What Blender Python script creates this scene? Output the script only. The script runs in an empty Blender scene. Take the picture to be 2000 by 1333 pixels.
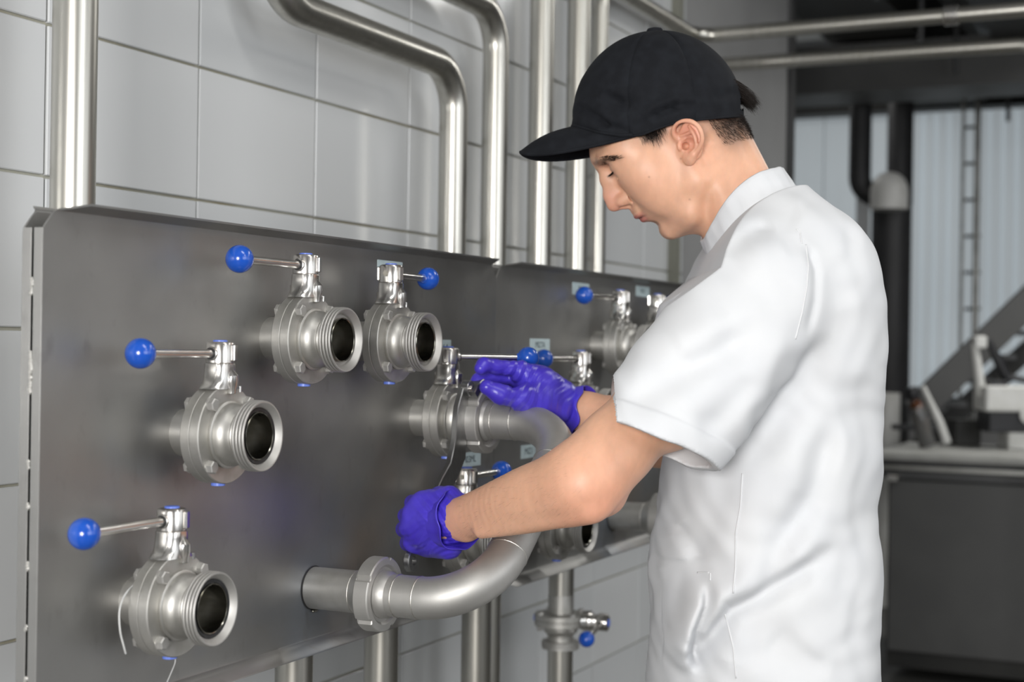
import bpy, math, random
import numpy as np
from mathutils import Matrix, Vector
random.seed(7); rng = np.random.default_rng(7)
C = bpy.context.scene.collection
PI = math.pi
# ------------------------------------------------------------------ frame
# world X runs along the tiled wall away from the camera, Y into that wall, Z up.
# steel panel front at y=0, tiles at y=.34, eye height 1.30
TH = math.radians(25.0); SN, CS = math.sin(TH), math.cos(TH)
FPX = 2950.0; EYE = Vector((0, -1.05, 1.30))
R0 = Vector((SN, -CS, 0)); F0 = Vector((CS, SN, 0)); UP = Vector((0, 0, 1))
ROLL = .015; PIT = .00254
def uv(px, py):
    return ((px-1000)+ROLL*(py-666.5))/FPX, ((py-666.5)-ROLL*(px-1000))/FPX
def Q(px, py, Z):                       # image point at a given distance -> world
    u, v = uv(px, py); return EYE + R0*(u*Z) + F0*Z + UP*((PIT-v)*Z)
def onplane(px, py, y):                 # image point on a plane parallel to the wall
    u, v = uv(px, py); Z = (y-EYE.y)/(SN-CS*u); return Q(px, py, Z)
# ------------------------------------------------------------------ camera
cd = bpy.data.cameras.new('camera'); cam = bpy.data.objects.new('camera', cd); C.objects.link(cam)
cd.sensor_width = 36; cd.lens = FPX*36/2000; cd.clip_start = .05; cd.clip_end = 60
fw = (F0 + UP*PIT).normalized(); rt = (R0 + UP*ROLL); rt = (rt - fw*rt.dot(fw)).normalized(); upv = rt.cross(fw)
M = Matrix.Identity(4)
for i in range(3):
    M[i][0] = rt[i]; M[i][1] = upv[i]; M[i][2] = -fw[i]; M[i][3] = EYE[i]
cam.matrix_world = M
cd.dof.use_dof = True; cd.dof.focus_distance = 1.86; cd.dof.aperture_fstop = 4.6
sc = bpy.context.scene; sc.camera = cam
sc.view_settings.view_transform = 'Standard'; sc.view_settings.look = 'None'
sc.view_settings.gamma = 1; sc.view_settings.use_curve_mapping = False
sc.view_settings.exposure = 0.0
w = bpy.data.worlds.new('world'); sc.world = w; w.use_nodes = True
w.node_tree.nodes['Background'].inputs[0].default_value = (.62, .66, .7, 1)
w.node_tree.nodes['Background'].inputs[1].default_value = .25
def area(name, loc, target, sx, sy, power, col=(1, 1, 1)):
    l = bpy.data.lights.new(name, 'AREA'); l.shape = 'RECTANGLE'; l.size = sx; l.size_y = sy; l.energy = power; l.color = col
    o = bpy.data.objects.new(name, l); C.objects.link(o); o.location = loc
    o.rotation_euler = (Vector(target)-Vector(loc)).to_track_quat('-Z', 'Y').to_euler(); return o
area('flash_softbox', EYE + R0*-.50 + F0*-1.45 + UP*.16, Q(1250, 900, 2.0), .80, .80, 97, (1, .985, .965))
area('side_fill_light', (.2, -4.6, 1.9), (1.0, 0, 1.2), 2.4, 1.7, 52, (.94, .97, 1))  # added fill light from the right wall side, no window stands there
area('far_fill_light', (2.9, -4.6, 1.9), (3.0, 0, 1.4), 2.4, 1.7, 18, (.94, .97, 1))  # second added fill on the same side, also without a window
for i, (x, y) in enumerate([(1.0, -1.5), (1.0, -3.4), (3.4, -1.6), (3.4, -3.4), (6.3, -1.3), (8.3, 1.0)]):
    area('ceiling_fill_light', (x, y, 3.02), (x, y, 0), .3, 1.25, (14, 14, 17, 14, 42, 10)[i], (1, .99, .96))  # unseen lamps added overhead to fill the hall with light

# ------------------------------------------------------------------ materials
def mat(name, col, rough=.5, metal=0., spec=.5, coat=0., noise=None, bump=None, trans=0., emis=0., sss=0., aniso=0., ramp2=None):
    m = bpy.data.materials.new(name); m.use_nodes = True; nt = m.node_tree; b = nt.nodes['Principled BSDF']
    b.inputs['Base Color'].default_value = (*col, 1); b.inputs['Roughness'].default_value = rough
    b.inputs['Metallic'].default_value = metal; b.inputs['Specular IOR Level'].default_value = spec
    if coat: b.inputs['Coat Weight'].default_value = coat; b.inputs['Coat Roughness'].default_value = .08
    if trans: b.inputs['Transmission Weight'].default_value = trans
    if emis: b.inputs['Emission Color'].default_value = (*col, 1); b.inputs['Emission Strength'].default_value = emis
    if sss: b.inputs['Subsurface Weight'].default_value = sss; b.inputs['Subsurface Radius'].default_value = (.012, .004, .002); b.inputs['Subsurface Scale'].default_value = .6
    if aniso: b.inputs['Anisotropic'].default_value = aniso
    tc = nt.nodes.new('ShaderNodeTexCoord')
    if noise:                                     # (second colour, scale(vec), detail, lo, hi, rough2)
        c2, scl, det, lo, hi, r2 = noise
        mp = nt.nodes.new('ShaderNodeMapping'); mp.inputs['Scale'].default_value = scl
        nt.links.new(tc.outputs['Object'], mp.inputs[0])
        n = nt.nodes.new('ShaderNodeTexNoise'); n.inputs['Scale'].default_value = 1; n.inputs['Detail'].default_value = det
        nt.links.new(mp.outputs[0], n.inputs['Vector'])
        r = nt.nodes.new('ShaderNodeMapRange'); r.inputs[1].default_value = lo; r.inputs[2].default_value = hi
        nt.links.new(n.outputs[0], r.inputs[0])
        mx = nt.nodes.new('ShaderNodeMix'); mx.data_type = 'RGBA'
        mx.inputs[6].default_value = (*col, 1); mx.inputs[7].default_value = (*c2, 1)
        nt.links.new(r.outputs[0], mx.inputs[0]); nt.links.new(mx.outputs[2], b.inputs['Base Color'])
        if r2 is not None:
            rr = nt.nodes.new('ShaderNodeMapRange'); rr.inputs[3].default_value = rough; rr.inputs[4].default_value = r2
            nt.links.new(r.outputs[0], rr.inputs[0]); nt.links.new(rr.outputs[0], b.inputs['Roughness'])
    if bump:                                      # (scale vec, strength, distance)
        scl, st, di = bump
        mp = nt.nodes.new('ShaderNodeMapping'); mp.inputs['Scale'].default_value = scl
        nt.links.new(tc.outputs['Object'], mp.inputs[0])
        n = nt.nodes.new('ShaderNodeTexNoise'); n.inputs['Scale'].default_value = 1; n.inputs['Detail'].default_value = 4
        nt.links.new(mp.outputs[0], n.inputs['Vector'])
        bp = nt.nodes.new('ShaderNodeBump'); bp.inputs['Strength'].default_value = st; bp.inputs['Distance'].default_value = di
        nt.links.new(n.outputs[0], bp.inputs['Height']); nt.links.new(bp.outputs[0], b.inputs['Normal'])
    return m
MT = {}
MT['steel'] = mat('satin_steel', (.52, .51, .49), .52, .86, noise=((.45, .44, .42), (26, 26, 26), 5, .4, .75, .56), bump=((160, 900, 160), .08, .0006))
MT['cast'] = mat('blasted_steel', (.52, .51, .485), .48, .88, noise=((.40, .39, .36), (34, 34, 34), 6, .42, .75, .5), bump=((700, 700, 700), .12, .0005))
MT['polish'] = mat('polished_steel', (.66, .65, .63), .26, 1, noise=((.62, .58, .54), (30, 30, 60), 4, .4, .7, .22))
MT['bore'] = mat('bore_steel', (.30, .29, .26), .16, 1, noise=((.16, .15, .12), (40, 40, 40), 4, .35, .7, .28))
MT['pipe'] = mat('brushed_pipe_steel', (.56, .545, .50), .30, 1, noise=((.47, .455, .41), (60, 60, 3), 4, .4, .7, .36), bump=((90, 90, 4), .05, .0006))
MT['weld'] = mat('weld_seam_steel', (.66, .64, .60), .38, 1, bump=((900, 900, 900), .4, .001))
MT['blue'] = mat('blue_plastic', (.008, .072, .43), .22, 0, .5, coat=.4, noise=((.010, .088, .47), (40, 40, 40), 3, .3, .8, .28))
MT['capblue'] = mat('pale_blue_plug', (.10, .17, .62), .35, 0, noise=((.16, .24, .66), (300, 300, 300), 3, .4, .7, .4))
MT['rubber'] = mat('black_rubber', (.012, .012, .013), .45, noise=((.03, .03, .03), (200, 200, 200), 3, .5, .8, .5))
MT['grout'] = mat('grey_grout', (.40, .395, .335), .85, noise=((.30, .265, .17), (5, 5, 9), 6, .45, .7, .9), bump=((60, 60, 60), .5, .003))
MT['label'] = mat('pale_label', (.50, .60, .62), .5, noise=((.44, .53, .55), (60, 60, 60), 3, .4, .7, .55))
MT['ink'] = mat('dark_ink', (.05, .07, .08), .6)
MT['glassamb'] = mat('amber_glass', (.25, .07, .01), .05, 0, .5, trans=.7)
MT['black'] = mat('black_plastic', (.012, .012, .014), .35, noise=((.025, .025, .028), (90, 90, 90), 3, .4, .7, .45))
MT['white'] = mat('white_paint', (.75, .75, .73), .4, noise=((.66, .66, .63), (12, 12, 12), 4, .4, .7, .5))
MT['dark'] = mat('dark_grey_paint', (.085, .085, .084), .5, noise=((.10, .10, .098), (6, 6, 6), 4, .4, .7, .6))
MT['darker'] = mat('near_black_steel', (.018, .018, .017), .5, noise=((.035, .034, .03), (3, 3, 3), 4, .4, .7, .6))
MT['column'] = mat('dark_pipe_paint', (.026, .026, .028), .5, noise=((.034, .034, .036), (6, 6, 6), 4, .4, .7, .6))
MT['midgrey'] = mat('grey_duct', (.085, .086, .088), .4, .3, noise=((.06, .06, .06), (5, 5, 5), 4, .4, .7, .5))
MT['concrete'] = mat('floor_screed', (.085, .083, .078), .5, noise=((.11, .108, .10), (3, 3, 3), 6, .4, .7, .6))
MT['ceil'] = mat('ceiling_paint', (.20, .20, .20), .8, noise=((.26, .26, .26), (1.2, 1.2, 1.2), 4, .4, .65, None))
MT['plaster'] = mat('plaster_grey', (.30, .30, .30), .7, noise=((.25, .25, .25), (2, 2, 2), 5, .4, .7, None))
MT['greywall'] = mat('dull_grey_wall', (.16, .16, .16), .8, noise=((.12, .12, .12), (2, 2, 2), 4, .4, .7, None))
MT['olive'] = mat('olive_grey_strip', (.20, .20, .165), .6, noise=((.16, .16, .13), (4, 4, 1), 4, .4, .7, .7))
MT['frost'] = mat('frosted_sheet', (.50, .55, .58), .35, emis=.42, noise=((.43, .475, .50), (5, 7, .6), 5, .35, .7, .5))
MT['tabletop'] = mat('table_steel', (.42, .42, .40), .35, 1, noise=((.28, .28, .26), (9, 9, 9), 5, .4, .7, .45))
# tile: each piece takes a tint of its own
def tile_mat():
    m = mat('white_glazed_tile', (.54, .55, .555), .13, 0, .5)
    nt = m.node_tree; b = nt.nodes['Principled BSDF']; oi = nt.nodes.new('ShaderNodeObjectInfo')
    r = nt.nodes.new('ShaderNodeValToRGB'); r.color_ramp.elements[0].color = (.585, .60, .61, 1); r.color_ramp.elements[1].color = (.64, .65, .655, 1)
    nt.links.new(oi.outputs['Random'], r.inputs[0]); nt.links.new(r.outputs[0], b.inputs['Base Color'])
    g = nt.nodes.new('ShaderNodeNewGeometry'); n = nt.nodes.new('ShaderNodeTexNoise'); n.inputs['Scale'].default_value = 7; n.inputs['Detail'].default_value = 2
    nt.links.new(g.outputs['Position'], n.inputs['Vector'])
    bp = nt.nodes.new('ShaderNodeBump'); bp.inputs['Strength'].default_value = .14; bp.inputs['Distance'].default_value = .004
    nt.links.new(n.outputs[0], bp.inputs['Height']); nt.links.new(bp.outputs[0], b.inputs['Normal'])
    return m
MT['tile'] = tile_mat()
def panel_mat():                        # stained, mill-finish sheet
    m = mat('stained_sheet_steel', (.40, .395, .38), .38, .80, bump=((500, 500, 500), .06, .0004))
    nt = m.node_tree; b = nt.nodes['Principled BSDF']; tc = nt.nodes.new('ShaderNodeTexCoord')
    def nz(scale, det, lo, hi, vec=(1, 1, 1)):
        mp = nt.nodes.new('ShaderNodeMapping'); mp.inputs['Scale'].default_value = vec
        nt.links.new(tc.outputs['Object'], mp.inputs[0])
        n = nt.nodes.new('ShaderNodeTexNoise'); n.inputs['Scale'].default_value = scale; n.inputs['Detail'].default_value = det
        nt.links.new(mp.outputs[0], n.inputs['Vector']); r = nt.nodes.new('ShaderNodeMapRange')
        r.inputs[1].default_value = lo; r.inputs[2].default_value = hi; nt.links.new(n.outputs[0], r.inputs[0]); return r.outputs[0]
    def mix(f, a, c):
        x = nt.nodes.new('ShaderNodeMix'); x.data_type = 'RGBA'; nt.links.new(f, x.inputs[0])
        if isinstance(a, tuple): x.inputs[6].default_value = (*a, 1)
        else: nt.links.new(a, x.inputs[6])
        x.inputs[7].default_value = (*c, 1); return x.outputs[2]
    c = mix(nz(4, 6, .35, .7), (.335, .33, .318), (.25, .246, .238))
    c = mix(nz(3.1, 3, .56, .78, (1, 1, 1.3)), c, (.25, .28, .33))
    c = mix(nz(2.6, 4, .60, .8), c, (.34, .29, .25))
    c = mix(nz(38, 3, .60, .85, (1, 1, .6)), c, (.23, .225, .215))
    nt.links.new(c, b.inputs['Base Color'])
    r = nt.nodes.new('ShaderNodeMapRange'); r.inputs[3].default_value = .36; r.inputs[4].default_value = .50
    nt.links.new(nz(6, 5, .3, .7), r.inputs[0]); nt.links.new(r.outputs[0], b.inputs['Roughness'])
    return m
MT['panel'] = panel_mat()

# ------------------------------------------------------------------ mesh helpers
class MB:
    def __init__(s): s.v = []; s.f = []
    def add(s, vs, fs):
        n = len(s.v); s.v += [tuple(v) for v in vs]; s.f += [tuple(i+n for i in f) for f in fs]; return s
    def box(s, c, h, rot=None, bev=0):
        cx, cy, cz = c; hx, hy, hz = h
        if bev:
            rings = [(-hz, bev), (-hz+bev, 0), (hz-bev, 0), (hz, bev)]; vs = []; fs = []
            for z, i in rings:
                for (sx, sy) in ((-1, -1), (1, -1), (1, 1), (-1, 1)):
                    a, b = hx-i, hy-i; e = bev if i == 0 else bev*.3
                    vs += [(sx*a, sy*(b-e), z), (sx*(a-e), sy*b, z)] if sx*sy > 0 else [(sx*(a-e), sy*b, z), (sx*a, sy*(b-e), z)]
            for r in range(3):
                for k in range(8): fs.append((r*8+k, r*8+(k+1) % 8, (r+1)*8+(k+1) % 8, (r+1)*8+k))
            fs.append(tuple(range(7, -1, -1))); fs.append(tuple(range(24, 32)))
        else:
            vs = [(x*hx, y*hy, z*hz) for z in (-1, 1) for (x, y) in ((-1, -1), (1, -1), (1, 1), (-1, 1))]
            fs = [(3, 2, 1, 0), (4, 5, 6, 7), (0, 1, 5, 4), (1, 2, 6, 5), (2, 3, 7, 6), (3, 0, 4, 7)]
        if rot is not None: vs = [rot @ Vector(v) for v in vs]
        return s.add([(v[0]+cx, v[1]+cy, v[2]+cz) for v in vs], fs)
    def lathe(s, prof, o, d, seg=40, caps=(True, True), rf=None):   # prof [(r,h)] about direction d from o
        o = Vector(o); d = Vector(d).normalized(); a = d.orthogonal().normalized(); b = d.cross(a); vs = []; fs = []
        for r, h in prof:
            for k in range(seg):
                t = 2*PI*k/seg; rr = r*(rf(t) if rf else 1)
                vs.append(o+d*h+(a*math.cos(t)+b*math.sin(t))*rr)
        n = len(prof)
        for i in range(n-1):
            for k in range(seg):
                k2 = (k+1) % seg; fs.append((i*seg+k, i*seg+k2, (i+1)*seg+k2, (i+1)*seg+k))
        if caps[0]: fs.append(tuple(range(seg-1, -1, -1)))
        if caps[1]: fs.append(tuple((n-1)*seg+k for k in range(seg)))
        return s.add(vs, fs)
    def tube(s, pts, r, seg=24, caps=True):
        pts = [Vector(p) for p in pts]; n = len(pts); rr = r if isinstance(r, (list, tuple)) else [r]*n
        t0 = (pts[1]-pts[0]).normalized(); a = t0.orthogonal().normalized(); vs = []; fs = []
        for i, p in enumerate(pts):
            t = (pts[min(i+1, n-1)]-pts[max(i-1, 0)]).normalized()
            a = (a-t*a.dot(t)).normalized(); b = t.cross(a)
            for k in range(seg):
                q = 2*PI*k/seg; vs.append(p+(a*math.cos(q)+b*math.sin(q))*rr[i])
        for i in range(n-1):
            for k in range(seg):
                k2 = (k+1) % seg; fs.append((i*seg+k, i*seg+k2, (i+1)*seg+k2, (i+1)*seg+k))
        if caps: fs.append(tuple(range(seg-1, -1, -1))); fs.append(tuple((n-1)*seg+k for k in range(seg)))
        return s.add(vs, fs)
    def sphere(s, c, r, seg=32, rings=20, sc=(1, 1, 1)):
        vs = []; fs = []; c = Vector(c)
        for i in range(1, rings):
            th = PI*i/rings
            for k in range(seg):
                q = 2*PI*k/seg; vs.append((c.x+r*sc[0]*math.sin(th)*math.cos(q), c.y+r*sc[1]*math.sin(th)*math.sin(q), c.z+r*sc[2]*math.cos(th)))
        for i in range(rings-2):
            for k in range(seg):
                k2 = (k+1) % seg; fs.append((i*seg+k, (i+1)*seg+k, (i+1)*seg+k2, i*seg+k2))
        n = len(vs); vs += [(c.x, c.y, c.z+r*sc[2]), (c.x, c.y, c.z-r*sc[2])]
        for k in range(seg):
            k2 = (k+1) % seg; fs.append((n, k, k2)); fs.append((n+1, (rings-2)*seg+k2, (rings-2)*seg+k))
        return s.add(vs, fs)
    def prism(s, poly, o, ax, ay, az, t):         # poly (a,b) in plane ax,ay ; thickness t along az, centred
        o = Vector(o); ax = Vector(ax); ay = Vector(ay); az = Vector(az); n = len(poly)
        vs = [o+ax*a+ay*b+az*(-t/2) for a, b in poly]+[o+ax*a+ay*b+az*(t/2) for a, b in poly]
        fs = [tuple(range(n-1, -1, -1)), tuple(range(n, 2*n))]+[(k, (k+1) % n, n+(k+1) % n, n+k) for k in range(n)]
        return s.add(vs, fs)
    def build(s, name, m, parent=None, smooth=35, mx=None):
        me = bpy.data.meshes.new(name); me.from_pydata(s.v, [], s.f); me.update()
        import bmesh
        bm = bmesh.new(); bm.from_mesh(me); bmesh.ops.recalc_face_normals(bm, faces=bm.faces); bm.to_mesh(me); bm.free()
        return link(name, me, m, parent, smooth)
def link(name, me, m, parent=None, smooth=35):
    me.materials.append(MT[m] if isinstance(m, str) else m)
    if smooth:
        me.shade_smooth()
        if smooth < 180: me.set_sharp_from_angle(angle=math.radians(smooth))
    o = bpy.data.objects.new(name, me); C.objects.link(o)
    if parent: o.parent = parent
    return o
def tag(o, label=None, cat=None, group=None, kind=None):
    if label: o['label'] = label
    if cat: o['category'] = cat
    if group: o['group'] = group
    if kind: o['kind'] = kind
    return o
def empty(name, loc=(0, 0, 0), rz=0, **k):
    o = bpy.data.objects.new(name, None); C.objects.link(o); o.location = loc; o.rotation_euler = (0, 0, rz); o.empty_display_size = .05
    return tag(o, **k)
KIDS = {}
def copy_tree(o, parent=None):
    c = o.copy(); C.objects.link(c); c.parent = parent
    for ch in [x for x in ALLK(o)]: copy_tree(ch, c)
    return c
def ALLK(o): return list(o.children)
def fillet(pts, r, n=10):
    pts = [Vector(p) for p in pts]; out = [pts[0]]
    for i in range(1, len(pts)-1):
        a = (pts[i-1]-pts[i]).normalized(); b = (pts[i+1]-pts[i]).normalized(); ang = a.angle(b)
        d = r/math.tan(ang/2); p0 = pts[i]+a*d; c = pts[i]+(a+b).normalized()*(r/math.sin(ang/2))
        v0 = p0-c; v1 = pts[i]+b*d-c; tot = v0.angle(v1); axis = v0.cross(v1).normalized()
        for k in range(n+1): out.append(c+Matrix.Rotation(tot*k/n, 3, axis) @ v0)
    out.append(pts[-1]); return out

# ------------------------------------------------------------------ the setting
def struct(o): o['kind'] = 'structure'; return o
WY = .34; FARX = 9.6; ZC = 3.1
struct(MB().box(((FARX-2.5)/2, -1.75, -.05), ((FARX+2.7)/2, 3.45, .05)).build('floor', 'concrete', smooth=0))
struct(MB().box(((FARX-2.5)/2, -1.75, ZC+.05), ((FARX+2.7)/2, 3.45, .05)).build('ceiling', 'ceil', smooth=0))
WEND = 5.25
wl = struct(MB().box(((WEND-2.5)/2, WY+.06, ZC/2), ((WEND+2.5)/2, .054, ZC/2)).build('wall_left', 'grout', smooth=0))
TW, THH = .325, .200; GX = 1.529; GZ = 1.311
tm = MB().box((0, 0, 0), ((TW-.0042)/2, .0045, (THH-.0042)/2), bev=.0014)
tile0 = tm.build('tile', 'tile', wl, 30); first = True
TEND = onplane(1302, 500, WY).x; i0 = math.ceil((-.45-GX)/TW); i1 = math.ceil((TEND-GX)/TW); TEND = GX+i1*TW
rest = MB()
for i in range(math.ceil((-2.5-GX)/TW), i1):
    for k in range(-6, 9):
        x = GX+(i+.5)*TW; z = GZ+(k+.5)*THH
        if z+THH/2 > ZC or z-THH/2 < .1: continue
        jit = (random.uniform(-.0004, .0004), random.uniform(-.0004, .0004))
        if i >= i0 and k >= -4:
            t = tile0 if first else tile0.copy()
            if not first: C.objects.link(t)
            first = False; t.location = (x, WY+.004+jit[0], z+jit[1])
            t.rotation_euler = (random.gauss(0, .0012), 0, random.gauss(0, .0012))
        else: rest.box((x, WY+.004, z), ((TW-.0042)/2, .0045, (THH-.0042)/2))
rt_ = rest.build('tile_field', 'tile', wl, 0); rt_['kind'] = 'stuff'
def wall(name, c, h, m='plaster'): return struct(MB().box(c, h).build(name, m, smooth=0))
wall('wall_right', ((FARX-2.5)/2, -5.15, ZC/2), ((FARX+2.7)/2, .05, ZC/2), 'greywall')
wall('wall_back', (-2.6, -2.3, ZC/2), (.05, 2.9, ZC/2))
wall('wall_far', (FARX+.06, -1.6, ZC/2), (.05, 3.6, ZC/2), 'plaster')
wall('wall_recess', ((FARX+WEND)/2, 1.65, ZC/2), ((FARX-WEND)/2+.1, .05, ZC/2))
wall('wall_return', (WEND+.03, 1.0, ZC/2), (.03, .64, ZC/2))
o = MB().box((0, 0, 0), (.020, .012, ZC/2)).build('trim_1', 'olive', smooth=0); struct(o); p = onplane(1315, 500, WY-.01); o.location = (p.x, WY-.012, ZC/2)
tag(o, 'narrow grey metal strip running up the tiled wall'); XTR = p.x
struct(MB().box(((WEND+TEND)/2, WY+.004, ZC/2), ((WEND-TEND)/2, .005, ZC/2)).build('wall_left_plaster', 'plaster', smooth=0))
MT['wrench'] = mat('forged_chrome_steel', (.33, .33, .33), .34, 1, noise=((.26, .26, .26), (60, 60, 60), 4, .4, .7, .42))
MT['benchtop'] = mat('worn_bench_steel', (.42, .42, .40), .6, .1, noise=((.34, .34, .32), (9, 9, 9), 5, .4, .7, .55))
MT['tie'] = mat('white_nylon', (.55, .55, .54), .5, noise=((.5, .5, .49), (90, 90, 90), 3, .4, .7, .5))
MT['glass'] = mat('smoky_glass', (.10, .10, .10), .06, 0, .6, noise=((.14, .13, .12), (20, 20, 20), 3, .4, .7, .1))

# ------------------------------------------------------------------ steel swing panels
PW = 1.036; PX = 1.154; ZE = EYE.z
def sheet(x0, x1, sgn, yb, parent, name):
    # chain of (y,z,inset): folded lips and chamfered corners ; sgn -1 lips toward the room
    ch = [(sgn*.025, -.3944, .041), (sgn*.012, -.3878, .029), (sgn*.003, -.3832, .020), (0, -.379, .016), (0, -.372, .0088), (0, -.364, .002), (0, -.358, 0), (0, .105, 0),
          (0, .111, .002), (0, .119, .0088), (0, .1265, .016), (sgn*.003, .1297, .020), (sgn*.012, .1318, .029), (sgn*.025, .1353, .041)]
    t = .0022; vs = []; fs = []; n = len(ch)
    for side in (0, 1):
        for (y, z, ins) in ch:
            oz = 0
            if abs(y) > .002: oz = (-t if z > 0 else t)*1.0
            dy = -sgn*t*side
            for x in (x0+ins, x1-ins): vs.append((x, yb+y+dy*(1 if abs(y) < .004 else .3), ZE+z+oz*side))
    for i in range(n-1):
        a = i*2; fs.append((a, a+1, a+3, a+2)); b = n*2+a; fs.append((b, b+2, b+3, b+1))
        fs.append((a, a+2, b+2, b)); fs.append((a+1, b+1, b+3, a+3))
    fs.append((0, n*2, n*2+1, 1)); a = (n-1)*2; fs.append((a, a+1, n*2+a+1, n*2+a))
    return MB().add(vs, fs).build(name, 'panel', parent, 50)
def panel(ix, label):
    x0 = PX+PW*ix; x1 = x0+PW-.002
    e = empty('valve_panel', (x0, 0, ZE-.39), label=label, cat='panel', group='stainless valve panels')
    g = MB()
    off = Matrix.Translation((-x0, 0, -(ZE-.39)))
    parts = [sheet(x0, x1, -1, 0, e, 'front_sheet'), sheet(x0, x1, 1, .0265, e, 'back_sheet')]
    for xs, s in ((x0, 1), (x1, -1)):
        m = MB(); m.box((xs+s*.0008, .0062, ZE-.1265), (.0011, .0056, .236), bev=.0005); parts.append(m.build('side_return', 'panel', e))
        m = MB(); m.box((xs+s*.0008, .0205, ZE-.1265), (.0011, .0056, .236), bev=.0005); parts.append(m.build('side_return', 'panel', e))
    w = MB()
    for s, xs in ((1, x0-.0006), (-1, x1+.0006)):
        z = ZE-.355
        while z < ZE+.1:
            L = random.uniform(.004, .05) if random.random() < .5 else random.uniform(.003, .008)
            k = 0
            while k < L:
                w.sphere((xs, .0133+random.uniform(-.0008, .0008), z+k), random.uniform(.0016, .0026), 8, 6, (.7, 1, 1.3)); k += .0028
            z += L+random.uniform(.03, .075)
    parts.append(w.build('weld_bead', 'weld', e)); parts[-1]['kind'] = 'stuff'
    for p in parts: p.data.transform(off)
    return e
pan = [panel(0, 'wide stainless panel nearest the camera, carrying the four open valves'),
       panel(1, 'further stainless panel behind the working man\'s arms')]

# small adhesive labels on the sheets
def text_on(s, size, parent, loc):
    cu = bpy.data.curves.new('label_text', 'FONT'); cu.body = s; cu.size = size; cu.align_x = 'CENTER'; cu.align_y = 'CENTER'; cu.extrude = .0001
    to = bpy.data.objects.new('tmp', cu); C.objects.link(to); dg = bpy.context.evaluated_depsgraph_get()
    me = bpy.data.meshes.new_from_object(to.evaluated_get(dg)); bpy.data.objects.remove(to)
    me.transform(Matrix.Translation(loc) @ Matrix.Rotation(PI/2, 4, 'X')); me.materials.clear()
    return link('label_text', me, 'ink', parent, 0)
def plate(ix, px0, py0, px1, py1, txt, lab):
    a = onplane(px0, (py0+py1)/2, 0); b = onplane(px1, (py0+py1)/2, 0); c = onplane((px0+px1)/2, py0, 0); d = onplane((px0+px1)/2, py1, 0)
    e = pan[ix]; cx = (a.x+b.x)/2-e.location.x; cz = (c.z+d.z)/2-e.location.z; w_ = abs(b.x-a.x)/2; h_ = abs(c.z-d.z)/2
    o = MB().box((cx, -.0004, cz), (w_, .0004, h_)).build('name_label', 'label', e, 0); o['label'] = lab
    if txt: text_on(txt, h_*1.35, o, (cx, -.0009, cz))
plate(0, 737, 510, 785, 545, '', 'pale blank label behind the stem of the upper right open valve')
plate(0, 838, 664, 880, 700, 'M026A', 'pale label above the connected valve')
plate(0, 893, 884, 938, 912, 'M03ML', 'pale label above the lowest closed valve')
plate(1, 1118, 553, 1150, 577, 'M11', 'pale label at top left of the far panel')
plate(1, 1242, 560, 1268, 580, 'M12', 'pale label at top middle of the far panel')
plate(1, 1035, 662, 1073, 687, 'MIZ7A', 'pale label printed MIZ7A beside two blue balls')
plate(1, 1017, 869, 1046, 895, 'MIZ1', 'pale label low on the far panel')

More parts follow.
